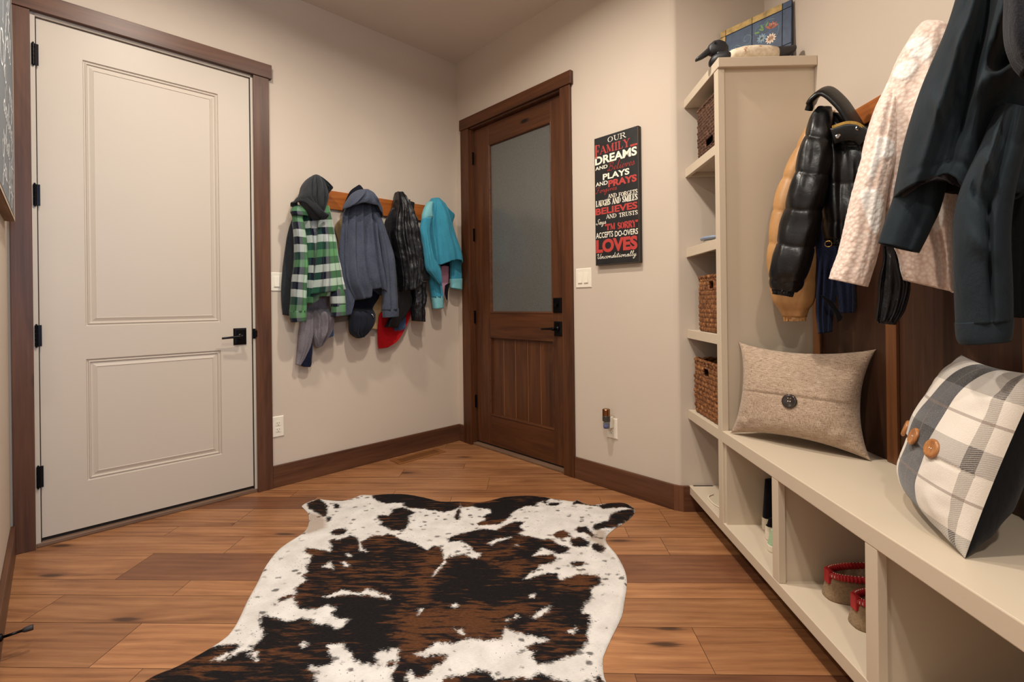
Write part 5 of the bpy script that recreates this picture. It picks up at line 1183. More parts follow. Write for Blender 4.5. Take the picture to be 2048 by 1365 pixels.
# ---------------------------------------------------------------- pillows
def pillow(name, label, fr_o, rz, wd, ht, th, tilt, mats, pinch=.10, nn=120, flap=.05, seed=1, sag=.0, group='pillows on the bench', matfun=None, wr=.004):
    fr = Frame(fr_o[0], fr_o[1], rz)
    root = thing(name, label, 'pillow', fr, 0, 0, .5455, group)
    g_ = np.linspace(-1, 1, nn)
    g_ = np.sign(g_)*(1-(1-np.abs(g_))**1.35)
    Xg, Zg = np.meshgrid(g_, g_)
    def surf(side):
        e_ = ((1-np.abs(Xg)**2.6).clip(0)*(1-np.abs(Zg)**2.6).clip(0))**.52
        cx = 1-pinch*(1-Zg**2)**.9*np.abs(Xg)**2; cz = 1-pinch*(1-Xg**2)**.9*np.abs(Zg)**2
        x = Xg*wd/2*cx; z = Zg*ht/2*cz
        y = side*th/2*e_
        for i in range(nn):
            for j in range(nn):
                v = Vector((x[i, j]*9+seed, z[i, j]*9, seed*3.1+side))
                rad = math.exp(-((abs(Xg[i, j])-.8)**2+(abs(Zg[i, j])-.8)**2)/.12)
                y[i, j] += side*e_[i, j]*(wr*noise.noise(v)*1.5+wr*2.2*rad*noise.noise(Vector((x[i, j]*26, z[i, j]*26+seed, side))))
        if side < 0:
            # buttoned flap: the upper layer laps over the lower one
            y -= .0035*sm(Zg, flap-.012, flap+.004)*e_**.5*(1-sm(Zg, flap+.25, flap+.6))
            y += .0045*np.exp(-((Zg-flap+.018)/.014)**2)*e_**.5
        # the weight flattens the lower part and the fill slumps
        y *= 1+.20*np.clip(-Zg, -1, 1)*(1-Xg**2)
        return x, y, z
    mb = MB(); uv = []
    ct, st = math.cos(tilt), math.sin(tilt)
    zlow = 0
    for side in (-1, 1):
        x, y, z = surf(side)
        base = len(mb.v)
        zz = z+ht/2*(1-pinch*.25)
        vx = x.ravel(); vy = y.ravel(); vz = zz.ravel()
        Y2 = vy*ct+vz*st; Z2 = -vy*st*0+vz*ct-vy*st
        mb.v += list(zip(vx, Y2, Z2)); uv += list(zip((x*1.0).ravel(), zz.ravel()))
        for i in range(nn-1):
            for j in range(nn-1):
                f = (base+i*nn+j, base+i*nn+j+1, base+(i+1)*nn+j+1, base+(i+1)*nn+j)
                mb.f.append(f if side < 0 else f[::-1]); mb.mi.append(0 if side < 0 else len(mats)-1)
    zs = np.array([v[2] for v in mb.v]); lo = zs.min()
    mb.v = [(x, y, max(z-lo, 0)+.5455) for x, y, z in mb.v]
    mb.uv = uv; mb.cur = 1
    o = mb.build('cushion', mats, root, smooth=True, fixn=False)
    bm = bmesh.new(); bm.from_mesh(o.data); bmesh.ops.remove_doubles(bm, verts=bm.verts, dist=.0004); bmesh.ops.recalc_face_normals(bm, faces=bm.faces); bm.to_mesh(o.data); bm.free()
    def at(Xn, Zn, out=0.0):
        e_ = ((1-abs(Xn)**2.6)*(1-abs(Zn)**2.6))**.52
        x = Xn*wd/2*(1-pinch*(1-Zn**2)**.9*Xn**2); z = Zn*ht/2*(1-pinch*(1-Xn**2)**.9*Zn**2)+ht/2*(1-pinch*.25)
        y = -th/2*e_*(1-.20*Zn*(1-Xn**2))-out
        return (x, y*ct+z*st, z*ct-y*st-lo+.5455)
    return root, fr, at
bur = Mat('burlap_linen', .95, .1)
cb = bur.co()
w1 = bur.noise(1, bur.co((60, 60, 900)), 2); w2 = bur.noise(1, bur.co((700, 700, 70)), 2)
ff = bur.math('ADD', bur.math('MULTIPLY', w1, .55), bur.math('MULTIPLY', w2, .55))
bur.color(bur.ramp(ff, [(.38, (104, 84, 68)), (.52, (160, 138, 118)), (.68, (192, 170, 150))]))
bur.bump(ff, .5, .002); bur.b.inputs['Sheen Weight'].default_value = .2
r1, f1, at1 = pillow('pillow', 'oatmeal linen pillow with one dark button, against the shelf tower', (1.055, 1.915), -48, .50, .40, .17, R(13), [bur.m], pinch=.17, seed=3, wr=.008, flap=-.05)
bt = slick('dark_shell_button', (40, 30, 26), .12, .7, .1, 60)
def button(parent, at, x, z, r, m, name='button'):
    c = Vector(at(x, z)); d = (Vector(at(x+.02, z))-c).cross(Vector(at(x, z+.02))-c).normalized(); c = c+d*.001
    u = d.cross(Vector((0, 0, 1))).normalized(); v = d.cross(u)
    rs = []
    for rr, h in ((.9, 0), (1, .002), (1, .006), (.85, .009), (.7, .0075), (.3, .006), (.08, .006)):
        rs.append([c+d*h+(u*math.cos(a*math.pi/14)+v*math.sin(a*math.pi/14))*r*rr for a in range(28)])
    mb = MB(); mb.rings(rs, True, True, True); o = mb.build(name, m, parent, smooth=True)
    mb = MB()
    for sx_ in (-1, 1):
        cc_ = c+d*.0066+u*(sx_*r*.14)
        mb.rings([[cc_+d*h+(u*math.cos(a*math.pi/4)+v*math.sin(a*math.pi/4))*r*.07 for a in range(8)] for h in (0, .0006)])
    mb.build('thread_holes', M['white_plastic'], o)
    return o
o = button(r1, at1, .02, -.17, .027, bt); o['label'] = 'large dark shell button'
o = MB(); o.tube([at1(-.005, -.03, .001), at1(0, -.12, .007), at1(.04, -.12, .007), at1(.045, -.03, .001)], .0026, 8); o.build('button_loop', bur.m, r1, smooth=True)
# plaid pillow
pl = Mat('blanket_plaid', .95, .1)
uvn = pl.n('ShaderNodeTexCoord').outputs['UV']
sp = pl.n('ShaderNodeSeparateXYZ'); pl.l(uvn, sp.inputs[0])
tw_ = pl.noise(1, pl.co((500, 500, 500)), 2)
hb = pl.wave(90, pl.co((1, 1, 1), 'UV', (0, 0, .8)), .0, 'X', 0)
W_, K_, G_, B_ = (218, 208, 196), (16, 16, 18), (82, 81, 82), (66, 54, 48)
xr = pl.ramp(pl.math('ADD', pl.math('MULTIPLY', sp.outputs[0], 2.0), .5), [(0, W_), (.04, G_), (.13, W_), (.22, W_), (.40, K_), (.64, W_), (.83, B_), (.86, W_), (.90, G_)], 'CONSTANT')
zr = pl.ramp(pl.math('DIVIDE', sp.outputs[1], .44), [(0, G_), (.085, W_), (.40, G_), (.53, W_), (.80, G_), (.88, K_)], 'CONSTANT')
zdark = pl.ramp(pl.math('DIVIDE', sp.outputs[1], .44), [(0, (40, 40, 42)), (.085, (70, 70, 73)), (.40, (16, 16, 18)), (.53, (70, 70, 73)), (.80, (16, 16, 18))], 'CONSTANT')
isk = pl.ramp(pl.math('ADD', pl.math('MULTIPLY', sp.outputs[0], 2.0), .5), [(0, (0, 0, 0, 1)), (.40, (1, 1, 1, 1)), (.64, (0, 0, 0, 1))], 'CONSTANT')
lw = pl.mix(.5, xr, zr)
lw = pl.mix(pl.step(hb, .45, .55), lw, pl.mix(.35, lw, W_))
cp_ = pl.mix(isk, lw, zdark)
th_ = pl.ramp(pl.math('DIVIDE', sp.outputs[1], .44), [(0, (0, 0, 0, 1)), (.25, (1, 1, 1, 1)), (.262, (0, 0, 0, 1)), (.66, (1, 1, 1, 1)), (.672, (0, 0, 0, 1))], 'CONSTANT')
tv_ = pl.ramp(pl.math('ADD', pl.math('MULTIPLY', sp.outputs[0], 2.0), .5), [(0, (0, 0, 0, 1)), (.255, (1, 1, 1, 1)), (.262, (0, 0, 0, 1)), (.515, (1, 1, 1, 1)), (.523, (0, 0, 0, 1))], 'CONSTANT')
tl = pl.math('MAXIMUM', th_, tv_)
cp_ = pl.mix(pl.math('MULTIPLY', tl, .55), cp_, (110, 88, 78))
cp_ = pl.mix(pl.math('MULTIPLY', pl.step(tw_, .45, .7), .10), cp_, (246, 240, 230))
pl.color(cp_); pl.bump(tw_, .4, .002); pl.b.inputs['Sheen Weight'].default_value = .35
r2, f2, at2 = pillow('pillow', 'black, grey and cream plaid pillow with wooden buttons, at the right on the bench', (1.045, 1.262), -114, .40, .43, .18, R(17), [pl.m, M['blk']], pinch=.055, seed=9, wr=.006, flap=-.16)
cw = wood('coconut_button', (110, 66, 34), (160, 104, 60), (190, 138, 88), 'z', .3, False, 4)
for x in (-.52, .0, .50):
    button(r2, at2, x, -.10, .0235, cw)

# ---------------------------------------------------------------- baskets in the tower
def basket_mat(name, a, b_, c_):
    m = Mat(name, .55, .35); co = m.co()
    n1 = m.noise(38, co, 3, .6, 1.0); n2 = m.noise(150, co, 2)
    f = m.math('ADD', m.math('MULTIPLY', n1, .7), m.math('MULTIPLY', n2, .35))
    m.color(m.ramp(f, [(.34, a), (.52, b_), (.72, c_)])); m.bump(n2, .5, .002)
    return m.m
bk1 = basket_mat('dark_seagrass', (38, 22, 16), (78, 50, 36), (112, 78, 58))
bk2 = basket_mat('brown_banana_leaf', (52, 28, 14), (112, 68, 36), (168, 116, 68))
def basket(label, x0, x1, y0, y1, z0, z1, m, rows, hole=None, seed=1, weave='braid', cols=30):
    t = thing('basket', label, 'basket', FW, (x0+x1)/2, (y0+y1)/2, z0, 'woven baskets in the shelf tower')
    # outline as a rounded rectangle; walls follow strands in rows
    n = 300; rad = .02; ring = []
    L = [(x1-rad, y0), (x1, y0+rad), (x1, y1-rad), (x1-rad, y1), (x0+rad, y1), (x0, y1-rad), (x0, y0+rad), (x0+rad, y0)]
    per = []
    def arc_(cx_, cy__, a0):
        return [(cx_+rad*math.cos(a0+k*math.pi/16), cy__+rad*math.sin(a0+k*math.pi/16)) for k in range(9)]
    poly = arc_(x1-rad, y0+rad, -math.pi/2)+arc_(x1-rad, y1-rad, 0)+arc_(x0+rad, y1-rad, math.pi/2)+arc_(x0+rad, y0+rad, math.pi)
    poly = np.array(poly+[poly[0]]); sl = np.concatenate([[0], np.cumsum(np.sqrt((np.diff(poly, axis=0)**2).sum(1)))]); per_ = sl[-1]
    ss = np.linspace(0, per_, n, endpoint=False)
    bx, by = np.interp(ss, sl, poly[:, 0]), np.interp(ss, sl, poly[:, 1])
    nx_, ny_ = np.gradient(by), -np.gradient(bx); ln = np.hypot(nx_, ny_); nx_, ny_ = nx_/ln, ny_/ln
    nz = rows*8+1; vs = []
    rg = random.Random(seed); ph = [rg.uniform(0, 6) for _ in range(rows+2)]; am = [rg.uniform(.7, 1.3) for _ in range(rows+2)]
    for i in range(nz):
        t_ = i/(nz-1); z = z0+(z1-z0)*t_; row = min(int(t_*rows), rows-1); fr_ = t_*rows-row
        for j in range(n):
            s_ = ss[j]
            if weave == 'braid':
                d = .0055*am[row]*math.sin(math.pi*fr_)**.6*(.62+.38*math.sin(2*math.pi*s_/.030+ph[row]*0+math.pi*row+(fr_-.5)*2.2))
            else:
                d = .007*am[row]*math.sin(math.pi*fr_)**.6*(.55+.45*math.sin(2*math.pi*s_/.045+ph[row]+(fr_-.5)*2.6))
            d += .0015*noise.noise(Vector((s_*60, z*60, seed)))
            bul = .004*math.sin(math.pi*t_)
            vs.append((bx[j]+nx_[j]*(d+bul), by[j]+ny_[j]*(d+bul), z+.0015*noise.noise(Vector((s_*25, row*3.3, seed)))))
    mb = MB(); mb.v = vs
    for i in range(nz-1):
        for j in range(n):
            k = (j+1) % n
            if hole:
                yc, zc, hw, hh = hole
                cx_ = (bx[j]+bx[k])/2; cyy = (by[j]+by[k])/2; zc_ = z0+(z1-z0)*(i+.5)/(nz-1)
                if cx_ < x0+.01 and ((cyy-yc)/hw)**4+((zc_-zc)/hh)**4 < 1: continue
            mb.f.append((i*n+j, i*n+k, (i+1)*n+k, (i+1)*n+j)); mb.mi.append(0)
    o = mb.build('woven_wall', m, t, smooth=True, solid=.009)
    mb = MB(); mb.box(x0+.012, x1-.012, y0+.012, y1-.012, z0, z0+.012); mb.build('bottom', m, t)
    pts = [(bx[j]+nx_[j]*.0, by[j]+ny_[j]*.0, z1+.003*math.sin(j*.42)) for j in range(0, n, 2)]; pts.append(pts[0])
    mb = MB(); mb.tube(pts, [.008+.0022*math.sin(j*1.7) for j in range(len(pts))], 10); mb.build('rim', m, t, smooth=True)
    if hole:
        yc, zc, hw, hh = hole
        pts = []
        for k in range(33):
            a = 2*math.pi*k/32
            pts.append((x0-.002, yc+hw*math.copysign(abs(math.cos(a))**.5, math.cos(a)), zc+hh*math.copysign(abs(math.sin(a))**.5, math.sin(a))))
        mb = MB(); mb.tube(pts, .0045, 8); mb.build('handle_rim', m, t, smooth=True)
    mb = MB(); mb.box(x0+.02, x1-.02, y0+.02, y1-.02, z0+.012, z0+.02+(z1-z0)*.55)
    mb.build('inner_shade', M['blk'], t)  # black block stands in for the shade inside the basket
    return t
basket('dark brown woven basket on the top shelf, under the duck', .898, 1.25, 2.225, 2.474, 1.8225, 2.075, bk1, 15, (2.31, 1.88, .05, .022), 1, 'braid')
basket('brown woven basket on the middle shelf with a squared handle hole', .898, 1.25, 2.215, 2.482, .9680, 1.236, bk2, 12, (2.31, 1.195, .032, .022), 2, 'braid')
basket('coarse brown banana-leaf basket on the shelf level with the bench', .898, 1.25, 2.215, 2.556, .5420, .815, bk2, 11, (2.385, .765, .036, .022), 3, 'coarse')
t = thing('pouch', 'black pouch propped up out of the middle basket', 'bag', FW, .99, 2.25, 1.1, None)
mb = MB()
rs = []
for z, hx_, hy_ in ((1.138, .05, .03), (1.20, .055, .032), (1.27, .05, .028), (1.305, .04, .016), (1.318, .036, .008)):
    rs.append([(.99+hx_*math.copysign(abs(math.cos(a*.2618))**.6, math.cos(a*.2618)), 2.262+(z-1.2)*.12+hy_*math.copysign(abs(math.sin(a*.2618))**.6, math.sin(a*.2618)), z) for a in range(24)])
mb.rings(rs); mb.build('bag_body', M['blk'], t, smooth=True)
mb = MB(); mb.tube([(.96, 2.275, 1.315), (.965, 2.28, 1.335), (1.01, 2.28, 1.335), (1.02, 2.275, 1.315)], .004, 8); mb.build('carry_loop', M['blk'], t, smooth=True)

# bowls with a blue-grey lid, white pump bottle
t = thing('food_bowl', 'white bowl with a blue-grey lid on the second shelf from the top', 'bowl', FW, .985, 2.44, 1.400, None)
cx_, cy__ = .985, 2.44
mb = MB(); mb.lathe([(.045, 1.4), (.058, 1.404), (.068, 1.416), (.07, 1.421), (.064, 1.421), (.05, 1.41)], (cx_, cy__, 0), 'z', 40); mb.build('bowl', M['white_plastic'], t, smooth=True)
mb = MB(); mb.lathe([(.060, 1.4225), (.084, 1.426), (.088, 1.433), (.082, 1.440), (.05, 1.445), (.005, 1.447)], (cx_, cy__, 0), 'z', 48)
o = mb.build('lid', plain('blue_grey_plastic', (128, 140, 160), .4), t, smooth=True); o['label'] = 'blue-grey lid'
t = thing('pump_bottle', 'white bottle at the back of the second shelf, mostly behind the stile', 'bottle', FW, .944, 2.288, 1.400, None)
mb = MB(); mb.lathe([(.026, 1.4), (.028, 1.404), (.028, 1.56), (.022, 1.58), (.010, 1.59), (.010, 1.60)], (.944, 2.288, 0), 'z', 28); mb.build('bottle', M['white_plastic'], t, smooth=True)
mb = MB(); mb.lathe([(.013, 1.60), (.013, 1.615), (.009, 1.622), (.009, 1.632)], (.944, 2.288, 0), 'z', 20); mb.build('cap', M['white_plastic'], t, smooth=True)

# ---------------------------------------------------------------- duck decoy and painted board
dk = plain('worn_black_paint', (38, 38, 42), .5, bumpy=.4, scale=60)
dw_ = Mat('chipped_cream_paint', .6, .3); cdw = dw_.co()
dw_.color(dw_.mix(dw_.step(dw_.noise(26, cdw, 4, .65), .60, .68), dw_.ramp(dw_.noise(60, cdw, 3), [(.3, (214, 196, 168)), (.7, (240, 226, 202))]), (176, 120, 78)))
dw_.bump(dw_.noise(50, cdw, 3), .4, .003)
FDK = Frame(1.055, 2.235, 4)
t = thing('duck_decoy', 'carved wooden duck decoy with black head and cream back on the shelf tower', 'duck decoy', FDK, 0, 0, 2.1905)
ZT = 2.1905
def dsec(secs, name, m, parent, n=28):
    rs = []
    for x, ry, z0, z1 in secs:
        zc, rz = (z0+z1)/2, (z1-z0)/2
        rs.append([(x, ry*math.cos(2*math.pi*j/n), zc+rz*math.copysign(abs(math.sin(2*math.pi*j/n))**.85, math.sin(2*math.pi*j/n))) for j in range(n)])
    mb = MB(); mb.rings(rs); return mb.build(name, m, parent, smooth=True)
dsec([(-.125, .055, ZT, ZT+.052), (-.10, .066, ZT, ZT+.066), (-.05, .074, ZT, ZT+.080), (.0, .074, ZT, ZT+.086), (.06, .068, ZT, ZT+.088), (.105, .056, ZT, ZT+.086)], 'back', dw_.m, t)['label'] = 'chipped cream painted back'
dsec([(-.190, .012, ZT+.016, ZT+.030), (-.182, .030, ZT+.004, ZT+.044), (-.165, .045, ZT+.001, ZT+.054), (-.14, .055, ZT+.0005, ZT+.060), (-.120, .058, ZT+.001, ZT+.055)], 'breast', dk, t)
dsec([(.095, .057, ZT+.004, ZT+.0845), (.13, .048, ZT+.022, ZT+.088), (.17, .036, ZT+.044, ZT+.094), (.203, .026, ZT+.066, ZT+.100), (.209, .018, ZT+.072, ZT+.098)], 'tail', dk, t)
hd = dsec([(-.198, .014, ZT+.060, ZT+.086), (-.192, .022, ZT+.053, ZT+.100), (-.172, .029, ZT+.046, ZT+.116), (-.150, .031, ZT+.043, ZT+.121), (-.128, .029, ZT+.043, ZT+.114), (-.112, .022, ZT+.046, ZT+.098), (-.106, .010, ZT+.056, ZT+.084)], 'head', dk, t)
dsec([(-.255, .008, ZT+.026, ZT+.036), (-.250, .016, ZT+.024, ZT+.041), (-.225, .017, ZT+.033, ZT+.062), (-.196, .016, ZT+.050, ZT+.088), (-.185, .014, ZT+.058, ZT+.092)], 'bill', dk, hd)
dsec([(-.165, .024, ZT+.020, ZT+.075), (-.145, .030, ZT+.012, ZT+.075), (-.125, .024, ZT+.02, ZT+.070)], 'neck', dk, t)
mb = MB(); mb.lathe([(.0015, 0), (.0048, .001), (.0055, .003), (.003, .006), (.0008, .0065)], (0, 0, 0), 'z', 14)
mb.v = [(-.176+x, -.0265-z*.8, ZT+.094+y) for x, y, z in mb.v]
mb.build('eye', plain('glass_eye', (12, 12, 14), .08), hd, smooth=True)

FBD = Frame(1.158, 2.425, -50.5)
t = thing('painted_board', 'dark blue folk-art board with gold edge and painted flowers behind the duck', 'painting', FBD, 0, 0, 2.195)
BW, BH = .352, .343; bz = 2.195
blue = Mat('navy_board_paint', .5, .35); cbl = blue.co()
blue.color(blue.ramp(blue.noise(30, cbl, 3), [(.3, (34, 50, 76)), (.7, (52, 72, 100))])); blue.bump(blue.noise(80, cbl, 2), .2, .002)
gold = Mat('worn_gold_paint', .5, .35); cgl = gold.co()
gold.color(gold.ramp(gold.noise(28, cgl, 4, .6), [(.3, (124, 98, 44)), (.6, (184, 150, 78)), (.8, (150, 132, 76))]))
kd_ = plain('groove_black', (16, 20, 28), .7)
mb = MB(); mb.box(-BW/2, BW/2, -.002, .016, bz, bz+BH); mb.build('board', [blue.m], t, bevel=.002)
mb = MB(); mb.box(-BW/2+.002, BW/2-.040, -.0035, -.0015, bz+BH-.031, bz+BH-.001).box(-BW/2+.001, -BW/2+.030, -.0035, -.0015, bz+.001, bz+BH-.033)
mb.build('gold_border', gold.m, t)
mb = MB()
for x in (-BW/2+.031, -.008, BW/2-.041): mb.box(x-.0012, x+.0012, -.0042, -.0015, bz+.001, bz+BH-.001 if x > .1 or x < -.1 else bz+BH-.001)
for z in (bz+BH-.033, bz+.135): mb.box(-BW/2+.002 if z > bz+.2 else -.0, BW/2-.002, -.0042, -.0015, z-.0012, z+.0012)
mb.build('plank_grooves', kd_, t)
fc = [plain('petal_cream', (224, 200, 176), .6), plain('petal_rust', (164, 84, 62), .6), plain('leaf_green', (98, 134, 76), .6), plain('petal_blue', (112, 146, 166), .6), plain('scroll_teal', (88, 118, 128), .6), plain('gold_dot', (216, 170, 110), .6)]
mb = MB()
def petal(cx_, cz_, L_, W__, a, mi, y=-.0028):
    mb.cur = mi; ca_, sa_ = math.cos(a), math.sin(a); pts = []
    for k in range(14):
        q = 2*math.pi*k/14; px_, pz_ = L_/2+L_/2*math.cos(q), W__/2*math.sin(q)*(1-.25*math.cos(q))
        pts.append((cx_+px_*ca_-pz_*sa_, cz_+px_*sa_+pz_*ca_))
    mb.prism(pts, y, -.0018)
def flower(cx_, cz_, n, L_, W__, mi, mc, r0=.004, off=0):
    for k in range(n): petal(cx_+r0*math.cos(off+2*math.pi*k/n), cz_+r0*math.sin(off+2*math.pi*k/n), L_, W__, off+2*math.pi*k/n, mi)
    mb.cur = mc; mb.prism([(cx_+.006*math.cos(q*.785), cz_+.006*math.sin(q*.785)) for q in range(8)], -.0032, -.0018)
def scroll(pts, mi, w_=.0014):
    mb.cur = mi; c = curve([(x, 0, z) for x, z in pts], 24)
    for a, b_ in zip(c, c[1:]):
        dx, dz_ = b_[0]-a[0], b_[2]-a[2]; l_ = math.hypot(dx, dz_)+1e-6; ox, oz = -dz_/l_*w_, dx/l_*w_
        mb.prism([(a[0]-ox, a[2]-oz), (b_[0]-ox, b_[2]-oz), (b_[0]+ox, b_[2]+oz), (a[0]+ox, a[2]+oz)], -.0026, -.0018)
zf = bz
flower(.083, zf+.195, 11, .022, .009, 0, 5); flower(.083, zf+.195, 9, .012, .005, 1, 5)
flower(.040, zf+.215, 10, .020, .008, 3, 4, off=.2); flower(.040, zf+.215, 8, .010, .004, 0, 4)
for a in (.2, .7, 1.3, 1.9, 2.5): petal(.085, zf+.245, .034, .011, a, 1)
for a in (.45, 1.0, 1.6): petal(.085, zf+.245, .026, .005, a, 0)
for x, z, a in ((.045, .258, 1.9), (.050, .252, 2.6), (.058, .262, 1.1), (.060, .160, 4.4), (.045, .165, 4.0), (.075, .160, 5.2), (.030, .250, 2.9)): petal(x, zf+z, .028, .010, a, 2)
scroll([(.02, zf+.24), (.008, zf+.25), (.012, zf+.275), (.035, zf+.282), (.06, zf+.275)], 4); scroll([(.10, zf+.285), (.07, zf+.295), (.05, zf+.282)], 4); scroll([(.015, zf+.17), (.025, zf+.18), (.03, zf+.17), (.022, zf+.163)], 4)
scroll([(.110, zf+.20), (.120, zf+.23), (.112, zf+.26)], 4)
flower(-.095, zf+.135, 10, .022, .009, 0, 4); flower(-.095, zf+.135, 8, .012, .005, 3, 5)
flower(-.030, zf+.150, 8, .024, .012, 1, 5); flower(-.030, zf+.150, 6, .012, .005, 5, 5)
for a in (1.0, 1.5, 2.1): petal(-.060, zf+.175, .034, .010, a, 2 if a > 1.2 else 0)
for a in (1.2, 1.8, 2.4, 2.9): petal(-.105, zf+.19, .04, .009, a, 3)
scroll([(-.045, zf+.215), (-.02, zf+.22), (-.012, zf+.25), (-.035, zf+.265), (-.05, zf+.245), (-.038, zf+.235)], 4); scroll([(-.13, zf+.20), (-.09, zf+.235), (-.06, zf+.215)], 4)
petal(-.06, zf+.11, .03, .009, 3.6, 2); petal(-.055, zf+.11, .03, .009, 5.6, 2)
mb.build('painted_flowers', fc, t)
t.rotation_euler = (R(-3), 0, FBD.rz)

# ---------------------------------------------------------------- shoes in the cubbies
def foot(n, L_, W_, taper=.75):
    """outline of a sole, heel at y=0, toe at y=L"""
    pts = []
    for k in range(n):
        a = 2*math.pi*k/n; y = .5-.5*math.cos(a); wv = math.sin(a)
        ww = (taper+(1-taper)*min(1, y*1.45))*(1 if y < .75 else 1)
        pts.append((W_/2*math.copysign(abs(wv)**.62, wv)*ww, y*L_))
    return pts
def shoe(root, m_up, m_sole, x, y, z, rz, L_=.26, W_=.092, high=.10, sole=.026, toe=None, tag_=None):
    c, s_ = math.cos(rz), math.sin(rz)
    def tr(p): return (x+p[0]*c-p[1]*s_, y+p[0]*s_+p[1]*c, z+p[2])
    F_ = foot(40, L_, W_)
    mb = MB(); mb.rings([[tr((px*k, L_/2+(py-L_/2)*k2, h)) for px, py in F_] for k, k2, h in ((.94, .985, 0), (1, 1, .004), (1, 1, sole-.003), (.97, .99, sole))])
    mb.build('sole', m_sole, root, smooth=False, bevel=.001)
    prof = []
    for k, hh in ((0, 0), (.25, .3), (.5, .6), (.75, .85), (1, 1)):
        prof.append(hh)
    rs = []
    for t_ in np.linspace(0, 1, 14):
        ring = []
        for px, py in F_:
            q = py/L_
            top = high if q < .42 else (high+(.042-high)*min(1, (q-.42)/.33) if q < .75 else .042*(1-.55*((q-.75)/.25)**1.6))
            sx_ = (1-.42*t_**2.2) if q < .5 else (1-.62*t_**2)
            yy_ = py if q > .5 else py+(.012*t_)
            if q > .5: yy_ = .5*L_+(py-.5*L_)*(1-.18*t_**3)
            ring.append(tr((px*.96*sx_, yy_*.98+.002, sole-.002+top*t_)))
        rs.append(ring)
    mb = MB(); mb.rings(rs, True, False, True)
    mb.build('upper', m_up, root, smooth=True)
    if toe:
        mb = MB()
        for h0, h1 in ((sole*.95, sole+.020),):
            mb.rings([[tr((px*.985, py*.995+.0005, h)) for px, py in F_] for h in (h0, h1)], True, False, False)
        mb.build('foxing_band', toe, root, solid=.002)
    mb = MB()
    for k in range(4):
        q = .50+.06*k
        mb.tube([tr((-.020, q*L_, sole+high*.78-.02*k)), tr((0, q*L_+.004, sole+high*.86-.021*k)), tr((.020, q*L_, sole+high*.78-.02*k))], .0025, 6)
    mb.build('laces', M['white_plastic'], root, smooth=True)
canv = fabric('black_canvas', (22, 22, 26), var=.3, weave=900)
rubw = plain('cream_rubber', (220, 208, 188), .55)
ZS = .1365
gsh = 'shoes in the bench cubbies'
t = thing('sneaker', 'black high-top sneaker with cream rubber band, at the back of the first bench cubby', 'shoe', FW, 1.1, 2.07, ZS, gsh)
shoe(t, canv, rubw, 1.012, 2.084, ZS, R(-90), .27, .084, .185, .032, rubw)
t = thing('sneaker', 'low black sneaker with thick cream sole in front of the high-top, first bench cubby', 'shoe', FW, 1.1, 1.975, ZS, gsh)
shoe(t, canv, rubw, .983, 1.998, ZS, R(-90), .26, .080, .052, .036, rubw)
t = thing('sneaker', 'pale green and cream sneaker half hidden by the first bench divider', 'shoe', FW, 1.1, 1.87, ZS, gsh)
shoe(t, fabric('mint_mesh', (170, 196, 160), var=.15), rubw, .945, 1.906, ZS, R(-90), .25, .088, .06, .026, None)
ms = fabric('tan_suede', (150, 126, 98), (126, 104, 80), heather=200)
redb = plain('red_braid', (168, 26, 32), .6, bumpy=.4, scale=150)
fur = fabric('shearling_lining', (214, 196, 174), (170, 146, 122), heather=60, bumpy=.8, weave=120)
def moccasin(label, x, y, z, rz, k=1.0):
    t = thing('slipper', label, 'slipper', FW, x, y, z, gsh)
    c, s_ = math.cos(rz), math.sin(rz)
    def tr(p): return (x+(p[0]*c-p[1]*s_)*k, y+(p[0]*s_+p[1]*c)*k, z+p[2]*k)
    F_ = foot(48, .265, .104, .86)
    cen = (0, .13)
    def ring(kx, ky, h, dy=0): return [tr((px*kx, cen[1]+(py-cen[1])*ky+dy, h)) for px, py in F_]
    mb = MB(); mb.rings([ring(1.12, 1.06, 0), ring(1.14, 1.07, .004), ring(1.10, 1.05, .016), ring(1.03, 1.01, .038), ring(.95, .975, .058), ring(.90, .95, .068)], True, True, False)
    mb.build('suede_upper', ms, t, smooth=True, solid=.004)
    pts = [Vector(p) for p in ring(.86, .93, .074)]
    dn = []
    nn = 200
    for i in range(nn+1):
        q = (i % nn)/nn*len(pts); a, b_ = pts[int(q) % len(pts)], pts[(int(q)+1) % len(pts)]; dn.append(a.lerp(b_, q-int(q)))
    mb = MB(); mb.tube(dn, [.0095*k*(1+.14*math.sin(i*1.9)) for i in range(nn+1)], 10); o = mb.build('braided_trim', redb, t, smooth=True); o['label'] = 'red braided trim'
    mb = MB()
    for i in range(0, nn, 3):
        p_ = dn[i]; q_ = dn[i+1]
        mb.tube([p_+Vector((0, 0, .009*k)), q_+Vector((0, 0, .0093*k))], .0016*k, 5)
    for i in range(0, nn, 4):
        p_ = dn[i]; cpt = Vector(tr((0, .13, .074))); o_ = (p_-cpt).normalized()*.0098*k
        mb.tube([p_+o_+Vector((0, 0, -.003)), p_+o_+Vector((0, 0, .004))], .0013*k, 5)
    mb.build('stitching', rubw, o)
    mb = MB(); mb.rings([ring(.80, .89, .072), ring(.78, .88, .036), ring(.70, .82, .026)], True, False, True); mb.build('lining', fur, t, smooth=True)
    mb = MB(); mb.rings([[tr((px_, py_, h)) for px_, py_ in ((-.012, -.004), (.012, -.004), (.013, .008), (-.013, .008))] for h in (.045, .066, .088)])
    mb.build('heel_tab', redb, t, bevel=.003)
    return t
moccasin('tan suede slipper with red braided trim, further back in the second bench cubby', 0.992, 1.612, ZS, R(-90), 1.06)
moccasin('tan suede slipper with red trim, mostly hidden behind the second bench divider', .985, 1.472, ZS, R(-90), 1.06)
t = thing('sneaker', 'white sneaker on the bottom shelf of the tower with its lace trailing', 'shoe', FW, 1.0, 2.32, ZS, None)
